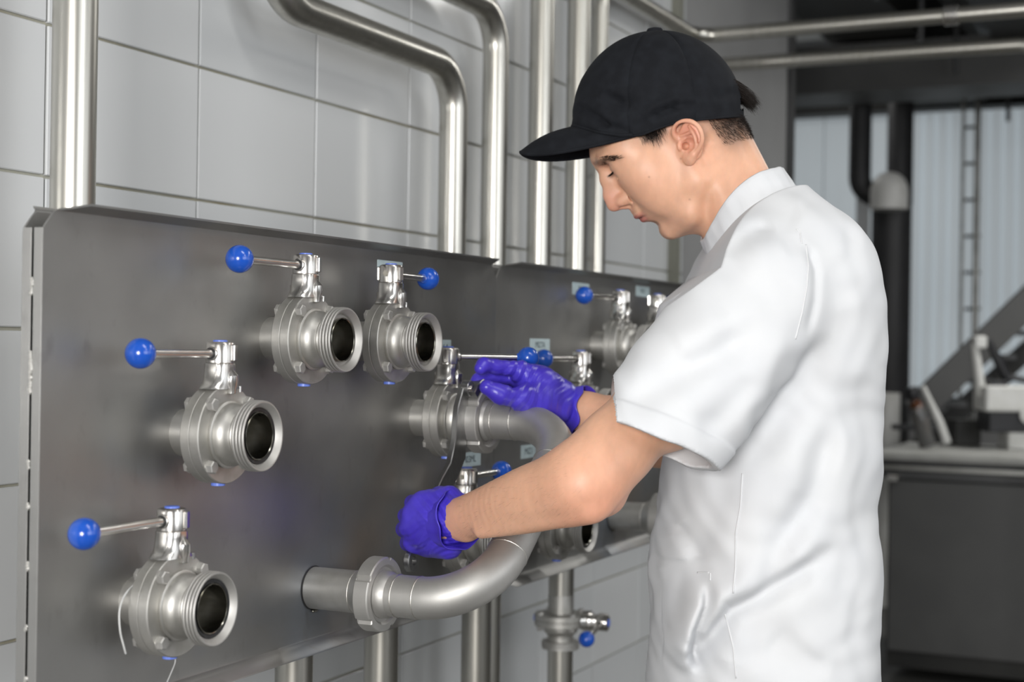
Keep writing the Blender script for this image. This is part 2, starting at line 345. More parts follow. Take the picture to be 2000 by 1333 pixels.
# ------------------------------------------------------------------ butterfly valves
def hexbolt(m, c, d, af=.0066, h=.0065, seg=6):
    m.lathe([(.0078, 0), (.0078, .0012)], c, d, 20); c = Vector(c)+Vector(d)*.0012
    m.lathe([(af*1.12, 0), (af*1.12, h-.001), (af*.92, h)], c, d, 6)
def make_valve(seal, collar=True):
    e = empty('butterfly_valve'); Y = (0, -1, 0)
    MB().lathe([(.0265, -.004), (.0265, .0345)], (0, 0, 0), Y, 48).build('inlet_stub', 'cast', e)
    def rf(t): return 1
    MB().lathe([(.0535, .0355), (.0545, .0365), (.0545, .0468), (.0538, .0474)], (0, 0, 0), Y, 72).build('flange', 'cast', e, 22)
    MB().lathe([(.0538, .0478), (.0545, .0484), (.0545, .059), (.0535, .060)], (0, 0, 0), Y, 72).build('flange', 'cast', e, 22)
    MB().lathe([(.0525, .0468), (.0525, .0482)], (0, 0, 0), Y, 48).build('gasket', 'rubber', e)
    b = MB()
    prof = [(.0365, .0595), (.0375, .0615), (.0375, .0635), (.0362, .0645), (.0350, .0648), (.0350, .068), (.0338, .0725), (.0305, .0765), (.0280, .0785), (.0268, .0800),
            (.0270, .0812), (.0275, .0818), (.0270, .0825), (.0265, .0832), (.0265, .0915)]
    b.lathe(prof, (0, 0, 0), Y, 64, caps=(True, False)); b.build('outlet_neck', 'cast', e)
    r = MB(); pf = [(.0265, .0915), (.0340, .0905), (.0372, .0912)]
    h = .0918
    for k in range(3):
        pf += [(.0386, h), (.0392, h+.0010), (.0392, h+.0022), (.0386, h+.0030), (.0366, h+.0034), (.0366, h+.0041)]; h += .0043
    pf += [(.0386, h), (.0388, h+.0014), (.0380, h+.0024), (.0366, h+.0022), (.0318, h-.0030), (.0312, h-.0042), (.0312, h-.0075), (.0262, h-.0075)]
    r.lathe(pf, (0, 0, 0), Y, 72, caps=(False, False)); ro = r.build('threaded_ring', 'steel', e, 24); hf = h
    if seal: MB().lathe([(.0268, hf-.0072), (.0272, hf-.0040), (.0308, hf-.0034), (.0310, hf-.0072)], (0, 0, 0), Y, 64, caps=(False, False)).build('seal_ring', 'rubber', ro)
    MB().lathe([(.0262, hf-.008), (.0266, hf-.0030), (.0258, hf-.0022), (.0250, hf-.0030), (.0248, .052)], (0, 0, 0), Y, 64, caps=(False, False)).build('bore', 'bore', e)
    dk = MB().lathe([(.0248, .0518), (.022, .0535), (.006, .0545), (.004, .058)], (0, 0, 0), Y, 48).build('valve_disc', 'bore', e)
    for sx in (-1, 1):
        for sz in (-1, 1):
            m = MB(); hexbolt(m, (sx*.0332, -.060, sz*.0340), (0, -1, 0)); m.build('bolt', 'steel', e, 25); m = MB(); hexbolt(m, (sx*.0332, -.0355, sz*.0340), (0, 1, 0), h=.005); m.build('nut', 'steel', e, 25)
    # bracket: lofted rounded section
    m = MB(); yc = -.0478; secs = [(.0505, .0270, .0165), (.0525, .0262, .0163), (.0555, .0225, .0160), (.0595, .0192, .0158), (.065, .0172, .0156), (.0715, .0163, .0155), (.0775, .0160, .0155), (.0785, .0156, .0152)]
    vs = []; fs = []; sg = 40
    for z, ax, ay in secs:
        for k in range(sg):
            t = 2*PI*k/sg; c_, s_ = math.cos(t), math.sin(t); e_ = .75
            vs.append((ax*abs(c_)**e_*math.copysign(1, c_), yc+ay*abs(s_)**e_*math.copysign(1, s_), z))
    for i in range(len(secs)-1):
        for k in range(sg): fs.append((i*sg+k, i*sg+(k+1) % sg, (i+1)*sg+(k+1) % sg, (i+1)*sg+k))
    fs.append(tuple(range(sg))[::-1]); fs.append(tuple((len(secs)-1)*sg+k for k in range(sg))); m.add(vs, fs)
    for s_ in (-1, 1):
        m.tube([(.002, yc+s_*.0125, .072), (.002, yc+s_*.0145, .064), (.002, yc+s_*.0150, .057), (.002, yc+s_*.0150, .050), (.002, yc+s_*.0150, .0455), (.002, yc+s_*.0150, .0448)], [.0030, .0078, .0070, .0052, .0048, .0036], 16)
        m.tube([(.0225, yc+s_*.010, .053), (.0225, yc+s_*.010, .0465)], .0035, 10)
    m.build('stem_bracket', 'polish', e, 40)
    MB().box((0, yc, .0495), (.019, .010, .003)).build('index_plate', 'rubber', e, 0)
    MB().lathe([(.0078, .0538), (.0078, .0570), (.0068, .0574)], (0, yc, 0), (0, 0, -1), 28).build('bottom_plug', 'capblue', e)
    return e
def make_handle(e, ang, L=.137, lk=None):     # ang: lever direction about z, 0 = +x
    yc = -.0478; h = MB()
    h.lathe([(.0150, .0785), (.0160, .0795), (.0160, .0990), (.0150, .1015), (.0125, .1026), (.0085, .1028)], (0, yc, 0), (0, 0, 1), 48)
    dx, dy = math.cos(ang), math.sin(ang)
    for q in (math.pi/2+.25, -math.pi/2-.25):
        a = ang+q; c = (math.cos(a)*.0165, yc+math.sin(a)*.0165, .0905)
        h.box(c, (.0022, .0045, .0095), Matrix.Rotation(a, 3, 'Z'), bev=.0012)
    h.lathe([(.0078, .012), (.0078, .0172), (.0062, .0180)], (0, yc, .0895), (dx, dy, 0), 24)
    h.lathe([(.0030, .012), (.0030, .0168)], (0, yc, .0905), (-dx, -dy, 0), 16)
    ho = h.build('handle_head', 'polish', e, 35)
    MB().lathe([(.0034, .0160), (.0038, .0172), (.0010, .0172)], (0, yc, .0905), (-dx, -dy, 0), 16, ).build('set_screw_hole', 'bore', ho)
    MB().lathe([(.0066, .0176), (.0066, .0186)], (0, yc, .0895), (dx, dy, 0), 24).build('lever_socket', 'rubber', ho)
    MB().lathe([(.0080, .1022), (.0080, .1040), (.0070, .1046)], (0, yc, 0), (0, 0, 1), 28).build('top_plug', 'capblue', ho)
    lv = MB().lathe([(.0050, .015), (.0050, L-.012)], (0, yc, .0895), (dx, dy, 0), 24).build('lever', 'polish', e)
    MB().lathe([(.0058, L-.0168), (.0066, L-.0150), (.0105, L-.0118)], (0, yc, .0895), (dx, dy, 0), 24).build('ball_collar', 'blue', lv)
    MB().sphere((dx*L, yc+dy*L, .0895), .0160, 40, 28).build('ball_knob', 'blue', lv)
def valve(x, z, ang, seal, label, L=.137, group='butterfly valves on the panels', y=0):
    e = make_valve(seal); make_handle(e, ang, L); e.location = (x, y, ZE+z); tag(e, label, 'valve', group); return e
valve(1.302, -.281, PI, True, 'steel butterfly valve with blue ball lever, lowest and nearest of the open ones')
valve(1.383, -.104, PI, True, 'steel butterfly valve with black seal ring, middle height at the left')
valve(1.554, .003, PI, False, 'open steel butterfly valve, upper left of the pair side by side', )
valve(1.763, .002, .06, False, 'open steel butterfly valve whose blue ball points right', L=.118)
def dirang(x, z, bx, bD): return math.atan2(-(bD-1.05)+.0478-0, 0)
valve(1.932, -.108, math.atan2(-.093, .064), False, 'steel butterfly valve coupled to the curved transfer pipe', L=.117)
valve(1.998, -.286, .02, False, 'dark shaded butterfly valve below the coupled one, behind the man\'s arm', L=.125)
valve(2.621, .001, PI-.2, False, 'butterfly valve high on the far panel beside the white shoulder', L=.12)
valve(2.826, .001, .1, False, 'butterfly valve on the far panel mostly hidden by the sleeve', L=.12)
valve(2.433, -.112, PI-.14, False, 'butterfly valve on the far panel above the gloved wrist', L=.122)
valve(2.340, -.306, PI-.1, True, 'butterfly valve low on the far panel, below the man\'s elbow', L=.135)

# thin wire tag hanging from the nearest valve
def smooth_line(ps, n=8):
    ps = [ps[0]]+ps+[ps[-1]]; out = []
    for i in range(1, len(ps)-2):
        for k in range(n):
            t = k/n; a, b, c, d = ps[i-1:i+3]; out.append(.5*((2*b)+(c-a)*t+(2*a-5*b+4*c-d)*t*t+(3*b-a-3*c+d)*t**3))
    return out+[ps[-2]]
tie = smooth_line([onplane(x, y, yy) for x, y, yy in ((300, 1112, -.030), (272, 1134, -.030), (246, 1160, -.032), (234, 1192, -.034), (235, 1232, -.036), (242, 1262, -.037), (246, 1277, -.036))])
tag(MB().tube(tie, .0010, 8).build('cable_tie', 'tie'), 'loose white cable tie end looped round the lowest left valve', 'cable tie')
wl_ = smooth_line([onplane(x, y, yy) for x, y, yy in ((343, 1283, -.047), (342, 1296, -.048), (334, 1316, -.05), (324, 1340, -.052), (312, 1375, -.052))])
tag(MB().tube(wl_, .0006, 8).build('wire', 'tie'), 'thin pale wire hanging under the lowest left valve', 'wire')

# ------------------------------------------------------------------ transfer pipe with union nuts
def nut(parent, c, d, name='union_nut'):
    # slotted round nut, axis d, centred at c
    seg = 96; d = Vector(d).normalized()
    def prof_r(t):
        k = (t/(2*PI)*5+.13) % 1; return 0.925 if k < .10 else 1.0
    m = MB(); T = .0215
    o = Vector(c)-d*T/2; a = d.orthogonal().normalized(); b = d.cross(a); vs = []; fs = []
    pr = [(.0300, .0015, 0), (.0452, 0, 0), (.0458, .0004, 1), (.0470, .0018, 1), (.0470, T-.0016, 1), (.0460, T-.0004, 1), (.0452, T, 0), (.0375, T, 0), (.0362, T-.0012, 0), (.0345, T-.0035, 0), (.0300, T-.0040, 0), (.0300, .0015, 0)]
    for r, h, sl in pr:
        for k in range(seg):
            t = 2*PI*k/seg; rr = r*(prof_r(t) if sl else 1)
            if not sl and r >= .043: rr = min(rr, .0470*prof_r(t)-.0005)
            vs.append(o+d*h+(a*math.cos(t)+b*math.sin(t))*rr)
    for i in range(len(pr)-1):
        for k in range(seg): fs.append((i*seg+k, i*seg+(k+1) % seg, (i+1)*seg+(k+1) % seg, (i+1)*seg+k))
    return m.add(vs, fs).build(name, 'steel', parent, 16)
tp = empty('transfer_pipe', (1.657, -.02, ZE-.3166), label='curved stainless transfer pipe joining the lower stub to a valve', cat='pipe')
def rel(e, pts): return [Vector(p)-e.location for p in pts]
A0 = Vector((1.657, -.112, ZE-.3166)); B0 = Vector((1.932, -.112, ZE-.108)); rb = .086
dd = (B0-A0).normalized(); ya = -.157; yb_ = -.160; yf = ya-rb
path = fillet([A0, (A0.x, yf, A0.z), (B0.x, yf, B0.z), B0], rb, 14)
pr = rel(tp, path)
MB().tube(pr, .0265, 48).build('pipe_body', 'steel', tp, 60)
def bead(parent, c, d, r=.0265, w_=.0010):
    return MB().lathe([(r-.0005, -.0014), (r+w_*.5, -.0006), (r+w_*.7, 0), (r+w_*.5, .0006), (r-.0005, .0014)], c, d, 48, caps=(False, False)).build('weld_bead', 'weld', parent, 60)
bead(tp, Vector((A0.x, ya, A0.z))-tp.location, (0, 1, 0)); bead(tp, Vector((B0.x, ya, B0.z))-tp.location, (0, 1, 0))
bead(tp, Vector((A0.x, -.127, A0.z))-tp.location, (0, 1, 0)); bead(tp, Vector((B0.x, -.127, B0.z))-tp.location, (0, 1, 0))
bead(tp, Vector((A0.x, yf, A0.z))+dd*rb-tp.location, dd); bead(tp, Vector((B0.x, yf, B0.z))-dd*rb-tp.location, dd)
for c in (A0, B0):
    MB().lathe([(.0265, .022), (.0290, .018), (.0298, .012), (.0298, 0)], (c.x-tp.location.x, -.096-tp.location.y, c.z-tp.location.z), (0, -1, 0), 48, caps=(False, False)).build('liner_collar', 'steel', tp)
nut(tp, Vector((A0.x, -.0965, A0.z))-tp.location, (0, -1, 0)); nut(tp, Vector((B0.x, -.1055, B0.z))-tp.location, (0, -1, 0))
def stub(x, z, label):
    e = empty('pipe_stub', (x, 0, ZE+z), label=label, cat='pipe stub', group='plain stubs through the panels')
    MB().lathe([(.0268, -.004), (.0268, .066), (.0272, .068), (.0300, .072), (.0330, .078), (.0370, .086), (.0370, .097)], (0, 0, 0), (0, -1, 0), 48, caps=(True, False)).build('tube', 'cast', e)
    bead(e, (0, -.066, 0), (0, 1, 0), .0268)
    MB().lathe([(.0272, 0), (.0285, .0006), (.0272, .0012)], (0, -.0002, 0), (0, -1, 0), 48).build('collar_shadow_ring', 'rubber', e)  # solid black ring put in as the shade at the stub's foot
    m = MB()
    for k in range(4): m.sphere((-.004+k*.0026, -.003, -.0295), .0022, 10, 7)
    m.build('weld_bead', 'bore', e)['kind'] = 'stuff'; return e
stub(1.657, -.3166, 'short steel stub under the lower union nut at bottom centre')
s2 = stub(2.72, -.325, 'short steel stub on the far panel leading behind the man\'s shirt')
e = empty('transfer_pipe', (2.72, -.02, ZE-.325), label='second transfer pipe with union nut, hidden behind the man\'s shirt', cat='pipe')
nut(e, (0, -.078, 0), (0, -1, 0)); MB().tube(fillet([(0, -.085, 0), (0, -.2, 0), (.25, -.2, .12)], .08, 10), .0265, 32).build('pipe_body', 'steel', e, 60)

# ------------------------------------------------------------------ pipes on the wall
def pipe(pts, r, label, rad=.085, m='pipe', group='stainless pipes on the tiled wall', cat='pipe', name='steel_pipe', beads=True):
    p0 = Vector(pts[0]); o = MB().tube([Vector(p)-p0 for p in fillet(pts, rad, 12)], r, 40).build(name, m, None, 60); o.location = p0
    return tag(o, label, cat, group)
def up(px, y, py=300): p = onplane(px, py, y); return p.x
D = lambda d: d-1.05
x1 = up(143, D(1.2326)); pipe([(x1, D(1.2326), .02), (x1, D(1.2326), ZC-.02)], .0265, 'upright brushed steel pipe at the far left, behind the near panel', .01)
x2 = up(885, D(1.30)); z2 = ZE+.517; x2b = 1.905
pipe([(x2, D(1.30), ZE-.30), (x2, D(1.30), z2), (x2b, D(1.30), z2), (x2b, D(1.30), ZC-.02)], .0268, 'stainless pipe bending left twice above the near panel')
x3 = up(966, D(1.32)); z3 = ZE+.672
pipe([(x3, D(1.32), ZE-.30), (x3, D(1.32), z3), (x3-.75, D(1.32), z3), (x3-.75, D(1.32), ZC-.02)], .0262, 'stainless pipe with an elbow at the top, just right of the looped pipe')
x4 = up(1055, D(1.32)); pipe([(x4, D(1.32), ZE-.30), (x4, D(1.32), ZC-.02)], .0262, 'straight steel riser passing behind the tip of the cap brim', .01)
x5 = up(1127, D(1.32)); pipe([(x5, D(1.32), ZE-.30), (x5, D(1.32), ZC-.02)], .0262, 'straight steel riser behind the middle of the cap brim, left of the thinner riser', .01)
x6 = up(1168, D(1.34)); pipe([(x6, D(1.34), ZE-.30), (x6, D(1.34), ZE+.875), (4.06, D(1.34), ZE+.875), (4.06, -2.6, ZE+.895), (4.06, -2.6, ZC-.02)], .0205, 'thinner steel riser that turns right above the cap and crosses the top right', .07)
pipe([(4.46, WY+.01, ZE+.868), (4.46, up(1968, 0) and -.605, ZE+.868), (4.46, -.605, .02)], .0215, 'bright overhead steel pipe bending down at the right edge', .075)
# lower runs below the panels
for px, dD, r, lb in [(575, 1.16, .0265, 'short pipe run under the near panel, leftmost'), (745, 1.17, .0265, 'pipe run under the near panel below the lower union nut'),
                      (930, 1.19, .0265, 'pipe run below the bend of the transfer pipe'), (953, 1.25, .024, 'dark pipe close behind the run below the transfer pipe bend')]:
    x = up(px, D(dD), 1250); pipe([(x, D(dD), .02), (x, D(dD), ZE-.30)], r, lb, .01, group='pipe runs below the panels', name='steel_pipe')
# riser with inline valve below the far panel
x = up(1095, D(1.22), 1210); zv = onplane(1095, 1210, D(1.22)).z
pipe([(x, D(1.22), .02), (x, D(1.22), zv-.06)], .0262, 'lower half of the riser with the inline valve', .01, group='riser with inline valve')
pipe([(x, D(1.22), zv+.052), (x, D(1.22), ZE-.30)], .0262, 'upper half of the riser with the inline valve', .01, group='riser with inline valve')
iv = make_valve(False); make_handle(iv, PI+.12, .115)
iv.matrix_world = Matrix.Translation((x, D(1.22), zv+.0478)) @ Matrix(((.995, 0, .1, 0), (.1, 0, -.995, 0), (0, 1, 0, 0), (0, 0, 0, 1)))
tag(iv, 'inline butterfly valve on the riser below the far panel', 'valve', 'butterfly valves on pipes')
sc_ = Matrix(((0, 0, .92, 0), (-1, 0, 0, 0), (0, -1, 0, 0), (0, 0, 0, 1)))

# ------------------------------------------------------------------ hook wrench
wr = empty('hook_wrench', (1.80, -.11, ZE-.25), label='forged steel hook wrench in the gloved hands, on the upper union nut', cat='wrench')
def WP(a, b): return Vector((B0.x+a, -.100, B0.z+b))
cl = [(-.040, .048, .0095), (-.050, .036, .0150), (-.0565, .018, .0190), (-.0600, -.002, .0196), (-.0600, -.022, .0215), (-.0640, -.044, .0245), (-.079, -.066, .0205), (-.105, -.086, .0155), (-.135, -.112, .0130), (-.165, -.143, .0125), (-.186, -.165, .0128)]
L_, R_ = [], []
cl = [(a+.0045, b, h-.0045 if 1 <= i_ <= 6 else h) if i_ else (a, b, h) for i_, (a, b, h) in enumerate(cl)]
for i, (a, b, h) in enumerate(cl):
    t = Vector((cl[min(i+1, len(cl)-1)][0]-cl[max(i-1, 0)][0], cl[min(i+1, len(cl)-1)][1]-cl[max(i-1, 0)][1])).normalized(); n = Vector((-t.y, t.x))
    L_.append((a+n.x*h, b+n.y*h)); R_.append((a-n.x*h, b-n.y*h))
def ribbon(name, parent, Ls, Rs, th, mt, y0=-.107, bev=.0012):
    vs = []; fs = []; n = len(Ls)
    lay = [(-th/2, bev), (-th/2+bev, 0), (th/2-bev, 0), (th/2, bev)]
    for dy, ins in lay:
        for k in range(n):
            l = Vector(Ls[k]); r = Vector(Rs[k]); c = (l-r).normalized()*ins
            for q in (l-c, r+c): vs.append((B0.x+q.x-parent.location.x, y0+dy-parent.location.y, B0.z+q.y-parent.location.z))
    def I(j, k, s): return j*2*n+k*2+s
    for k in range(n-1):
        fs.append((I(0, k, 0), I(0, k, 1), I(0, k+1, 1), I(0, k+1, 0))); fs.append((I(3, k, 0), I(3, k+1, 0), I(3, k+1, 1), I(3, k, 1)))
        for j in range(3):
            fs.append((I(j, k, 0), I(j, k+1, 0), I(j+1, k+1, 0), I(j+1, k, 0))); fs.append((I(j, k, 1), I(j+1, k, 1), I(j+1, k+1, 1), I(j, k+1, 1)))
    for j in range(3):
        fs.append((I(j, 0, 0), I(j+1, 0, 0), I(j+1, 0, 1), I(j, 0, 1))); fs.append((I(j, n-1, 0), I(j, n-1, 1), I(j+1, n-1, 1), I(j+1, n-1, 0)))
    return MB().add(vs, fs).build(name, mt, parent, 30)
ribbon('handle', wr, L_, R_, .0085, 'wrench', y0=-.0955)
# hinged hook arc over the top of the nut
ai = [math.radians(d) for d in range(138, 55, -6)]
Lh = [(math.cos(q)*.0615, math.sin(q)*.0615) for q in ai]; Rh = [(math.cos(q)*.0492, math.sin(q)*.0492) for q in ai]
ribbon('hook', wr, Lh, Rh, .0150, 'wrench')
q = ai[-1]; ribbon('hook_tooth', wr, [(math.cos(q+.10)*.0615, math.sin(q+.10)*.0615), (math.cos(q+.08)*.0445, math.sin(q+.08)*.0445)], [(math.cos(q-.03)*.0615, math.sin(q-.03)*.0615), (math.cos(q-.01)*.0445, math.sin(q-.01)*.0445)], .010, 'wrench')
c = WP(-.040, .046)-wr.location
MB().lathe([(.0105, -.0062), (.0115, -.005), (.0115, .005), (.0105, .0062)], c, (0, 1, 0), 28).build('pivot_fork', 'wrench', wr)
MB().lathe([(.0045, -.009), (.0052, -.0084), (.0052, .0084), (.0045, .009)], c, (0, 1, 0), 20).build('pivot_pin', 'polish', wr)
c = WP(-.196, -.176)-wr.location; m = MB()
for k in range(1): m.lathe([(.0062, -.0045), (.0140, -.0045), (.0152, -.003), (.0152, .003), (.0140, .0045), (.0062, .0045), (.0062, -.0045)], c, (0, 1, 0), 32, caps=(False, False))
m.build('hanging_eye', 'wrench', wr)

# ------------------------------------------------------------------ far end of the hall
def vcyl(px, py0, py1, Z, wpx, m, name, label, cat, group=None, seg=24):
    a = Q(px, py0, Z); b = Q(px, py1, Z); b = Vector((a.x, a.y, b.z)); r = wpx*Z/FPX/2
    o = MB().lathe([(r, 0), (r, (a-b).length)], (0, 0, 0), (0, 0, 1), seg).build(name, m); o.location = b; return tag(o, label, cat, group)
XF = FARX+.01
def farp(px, py): u, v = uv(px, py); Z = (XF-.05)/(CS+SN*u); return Q(px, py, Z)
def far_window(n, px0, px1, py0, z1, ns, ribs=False):
    a = farp(px0, py0); b = farp(px1, py0); e = empty('window_%d' % n, (XF-.02, a.y, z1)); e['kind'] = 'structure'
    W_ = a.y-b.y; H_ = a.z-z1
    fr = MB(); t = .035
    fr.box((-.02, -W_/2, H_+t/2), (.03, W_/2+t, t/2)); f1 = fr.build('window_frame', 'midgrey', e, 0)
    MB().box((-.02, -W_/2, -t/2), (.03, W_/2+t, t/2)).build('window_sill', 'midgrey', e, 0)
    for k in range(ns):
        y0 = -W_*(k+.5)/ns; q = MB()
        if ribs: q.prism([(-W_/ns/2, 0), (-W_/ns*.28, -.022), (W_/ns*.28, -.022), (W_/ns/2, 0), (W_/ns*.45, .008), (W_/ns*.22, -.012), (-W_/ns*.22, -.012), (-W_/ns*.45, .008)], (-.01, y0, H_/2), (0, 1, 0), (1, 0, 0), (0, 0, 1), H_)
        else: q.box((-.012, y0, H_/2), (.006, W_/ns/2-.004, H_/2))
        q.build('pane', 'frost', e, 20)
    return e
far_window(1, 1545, 1675, 207, .6, 2); far_window(2, 1778, 2070, 190, 1.02, 11, True); far_window(3, 1700, 1738, 200, .9, 1)
a = farp(1528, 140); b = farp(2150, 203)
struct(MB().box((XF-.10, (a.y+b.y)/2, (a.z+b.z)/2), (.10, (a.y-b.y)/2, (a.z-b.z)/2)).build('trim_2', 'darker', smooth=0))
o = MB().box((XF-.05, farp(1534, 300).y+.04, 1.5), (.06, .03, 1.5)).build('trim_3', 'darker', smooth=0); struct(o)
struct(MB().box((WEND+.035, .36, ZC/2), (.03, .035, ZC/2)).build('trim_4', 'midgrey', smooth=0))
# dark process pipes
e1 = Q(1683, 120, 8.0); e2 = Q(1683, 383, 8.0); e3 = Q(1735, 383, 8.0)
pipe([(e1.x, e1.y, ZC), (e1.x, e1.y, e2.z), (e3.x, e3.y, e2.z)], .058, 'dark grey downpipe with a rounded elbow at its foot, left of the white dome', .10, 'column', 'dark downpipes at the far end', name='downpipe')
vcyl(1762, 60, 400, 8.3, 50, 'column', 'downpipe', 'dark grey pipe rising from behind the white dome', 'pipe', 'dark downpipes at the far end')
vcyl(1742, 400, 1140, 8.05, 77, 'column', 'tank_column', 'thick dark grey column under the white dome', 'column')
c = Q(1737, 372, 7.85); r_ = 36*7.85/FPX; m = MB(); m.lathe([(r_, -.10), (r_*1.02, -.02), (r_*.98, .02), (r_*.80, .06), (r_*.45, .088), (.002, .098)], (0, 0, 0), (0, 0, 1), 32)
o = m.build('domed_cap', 'white'); o.location = c; tag(o, 'white domed cap on top of the thick dark column', 'cap')
vcyl(1733, 768, 1252, 7.7, 50, 'white', 'pale_canister', 'tall pale canister at the foot of the dark column', 'canister')
# ladder
ld = empty('ladder', Q(1912, 700, 8.6), label='narrow steel ladder against the pale ribbed sheets', cat='ladder')
for px, wp, mt in ((1912, 12, 'tabletop'), (1884, 7, 'tabletop')):
    a = Q(px, 100, 8.6); r = wp*8.6/FPX/2; MB().lathe([(r, 0), (r, 2.6)], (a.x-ld.location.x, a.y-ld.location.y, a.z-2.6-ld.location.z), (0, 0, 1), 12).build('rail', mt, ld)
for k in range(9):
    a = Q(1884, 178+k*71, 8.6)-ld.location; b = Q(1914, 177+k*71, 8.6)-ld.location; MB().tube([a, b], .0095, 8).build('rung', 'midgrey', ld)
# small fittings on the overhead pipe
for i, (yy,) in enumerate([(-.41,), (-.95,)]):
    o = MB().lathe([(.0206, -.02), (.026, -.016), (.026, .016), (.0206, .02)], (0, 0, 0), (0, 1, 0), 20).build('pipe_coupling', 'polish'); o.location = (4.06, yy, ZE+.875-(yy-.29)*.007); tag(o, ['small coupling on the upper overhead pipe near the cap', 'small coupling on the upper overhead pipe near the picture corner'][i], 'coupling', 'couplings on the upper overhead pipe')
# ducts and trays under the ceiling
def duct(x0, x1, y0, y1, z0, z1, m, label):
    o = MB().box((0, 0, 0), ((x1-x0)/2, abs(y1-y0)/2, (z1-z0)/2)).build('ceiling_duct', m, smooth=0); o.location = ((x0+x1)/2, (y0+y1)/2, (z0+z1)/2); return tag(o, label, 'duct', 'dark ducts under the ceiling')
duct(5.2, 9.5, .68, .25, 2.80, 3.09, 'darker', 'black box duct under the ceiling above the overhead pipes')
duct(4.6, 9.5, -.12, -.62, 2.72, 3.09, 'darker', 'second black duct under the ceiling at the top right')
duct(7.3, 7.7, 1.5, -1.6, 2.55, 2.78, 'dark', 'dark cross duct in front of the far lintel')
duct(4.4, 9.5, .02, -.05, 2.86, 2.95, 'midgrey', 'grey cable tray between the black ducts')
for k in range(5):
    x = 5.6+k*.8; o = MB().tube([(0, 0, 0), (0, 0, .5)], .012, 8).build('hanger_rod', 'midgrey'); o.location = (x, .10-.02*k, 2.59); tag(o, ['first', 'second', 'third', 'fourth', 'farthest'][k]+' of the thin grey rods hanging between the ceiling ducts, counted from the camera', 'rod', 'hanger rods between the ducts')
# sloping stair stringer
st_ = empty('stair_stringer', Q(1900, 680, 7.2), label='dark grey sloping stair side crossing the pale ribbed sheets', cat='stair')
def slab(p, q, t, h, m, name):
    p = Vector(p); q = Vector(q); d = (q-p).normalized(); s_ = F0.copy(); n = d.cross(s_).normalized(); L2 = (q-p).length
    vs = []
    for a in (0, L2):
        for y in (-t/2, t/2):
            for z in (-h/2, h/2): vs.append(p+d*a+s_*y+n*z-st_.location)
    MB().add(vs, [(0, 1, 3, 2), (4, 6, 7, 5), (0, 4, 5, 1), (2, 3, 7, 6), (0, 2, 6, 4), (1, 5, 7, 3)]).build(name, m, st_, 0)
slab(Q(1786, 806, 7.2), Q(2060, 540, 7.2), .04, .135, 'dark', 'stringer'); slab(Q(1790, 878, 7.5), Q(2090, 610, 7.5), .04, .09, 'darker', 'stringer')
for k in range(6):
    p = Q(1790+k*48, 835-k*46, 7.35)-st_.location; MB().box(p, (.11, .05, .012), Matrix.Rotation(-math.radians(65), 3, 'Z')).build('tread', 'midgrey', st_, 0)
# bench
tb = empty('steel_bench', (6.1, -.7, 0), label='steel laboratory bench with a dark cabinet front', cat='bench')
TY0, TY1, TX0, TX1 = .17, -1.8, 5.98, 6.75
def tbox(n, x0, x1, y0, y1, z0, z1, m, bev=0): return MB().box(((x0+x1)/2-6.1, (y0+y1)/2+.7, (z0+z1)/2), ((x1-x0)/2, abs(y1-y0)/2, (z1-z0)/2), bev=bev).build(n, m, tb, 30)
tbox('worktop', TX0, TX1, TY0, TY1, .872, .90, 'benchtop', .004)
tbox('apron', TX0+.04, TX0+.07, TY0-.03, TY1, .80, .868, 'midgrey'); tbox('rail', TX0+.015, TX0+.035, TY0-.02, TY1, .835, .85, 'tabletop')
for k in range(3):
    y0 = TY0-.06-k*.56; tbox('cabinet_door', TX0+.06, TX0+.08, y0, y0-.54, .12, .79, 'dark'); 
tbox('cabinet_body', TX0+.081, TX1-.02, TY0-.05, TY1, .05, .80, 'darker'); tbox('drain_valve', TX0+.0, TX0+.05, TY0-.06, TY0-.10, .79, .815, 'polish')
# microscope
def bp(px, Z): p = Q(px, 700, Z); return p
mp = Q(1955, 800, 6.25); mi = empty('microscope', (mp.x, mp.y, .90), math.atan2(-CS, SN), label='white and black microscope at the right end of the bench', cat='microscope')
k_ = 6.25/FPX
def MX(px, py): return ((px-1955)*k_, (872-py)*k_)
def mbx(n, x0, x1, y0, y1, d0, d1, m, bev=.004): (ax, az), (bx, bz) = MX(x0, y0), MX(x1, y1); return MB().box(((ax+bx)/2, (d0+d1)/2, (az+bz)/2), (abs(bx-ax)/2, abs(d1-d0)/2, abs(az-bz)/2), bev=bev).build(n, m, mi, 35)
mbx('foot', 1960, 2030, 836, 871, -.07, .07, 'white'); mbx('base', 1920, 2030, 798, 838, -.08, .08, 'black'); mbx('body_case', 1912, 2040, 748, 798, -.09, .09, 'white', .008)
(ax, az), (bx, bz) = MX(1902, 668), MX(1916, 768)
MB().tube([(ax, 0, az), (bx, 0, bz)], [.016, .022], 16).build('arm', 'white', mi)
mbx('head', 1898, 1922, 652, 676, -.03, .03, 'white', .006)
(ax, az), (bx, bz) = MX(1926, 660), MX(1968, 742); MB().tube([(ax, -.01, az), ((ax*.5+bx*.5), -.01, (az+bz)/2), (bx, -.01, bz)], [.012, .022, .020], 16).build('tube', 'black', mi)
(ax, az), (bx, bz) = MX(1960, 728), MX(2020, 742); MB().tube([(ax, 0, az), (bx, 0, bz)], .012, 12).build('stage_arm', 'black', mi)
mbx('stage', 1925, 1960, 738, 750, -.05, .05, 'black'); (ax, az) = MX(1996, 803); MB().lathe([(.040, -.09), (.040, -.10), (.022, -.101), (.022, -.115)], (ax, 0, az), (0, 1, 0), 24).build('focus_knob', 'white', mi)
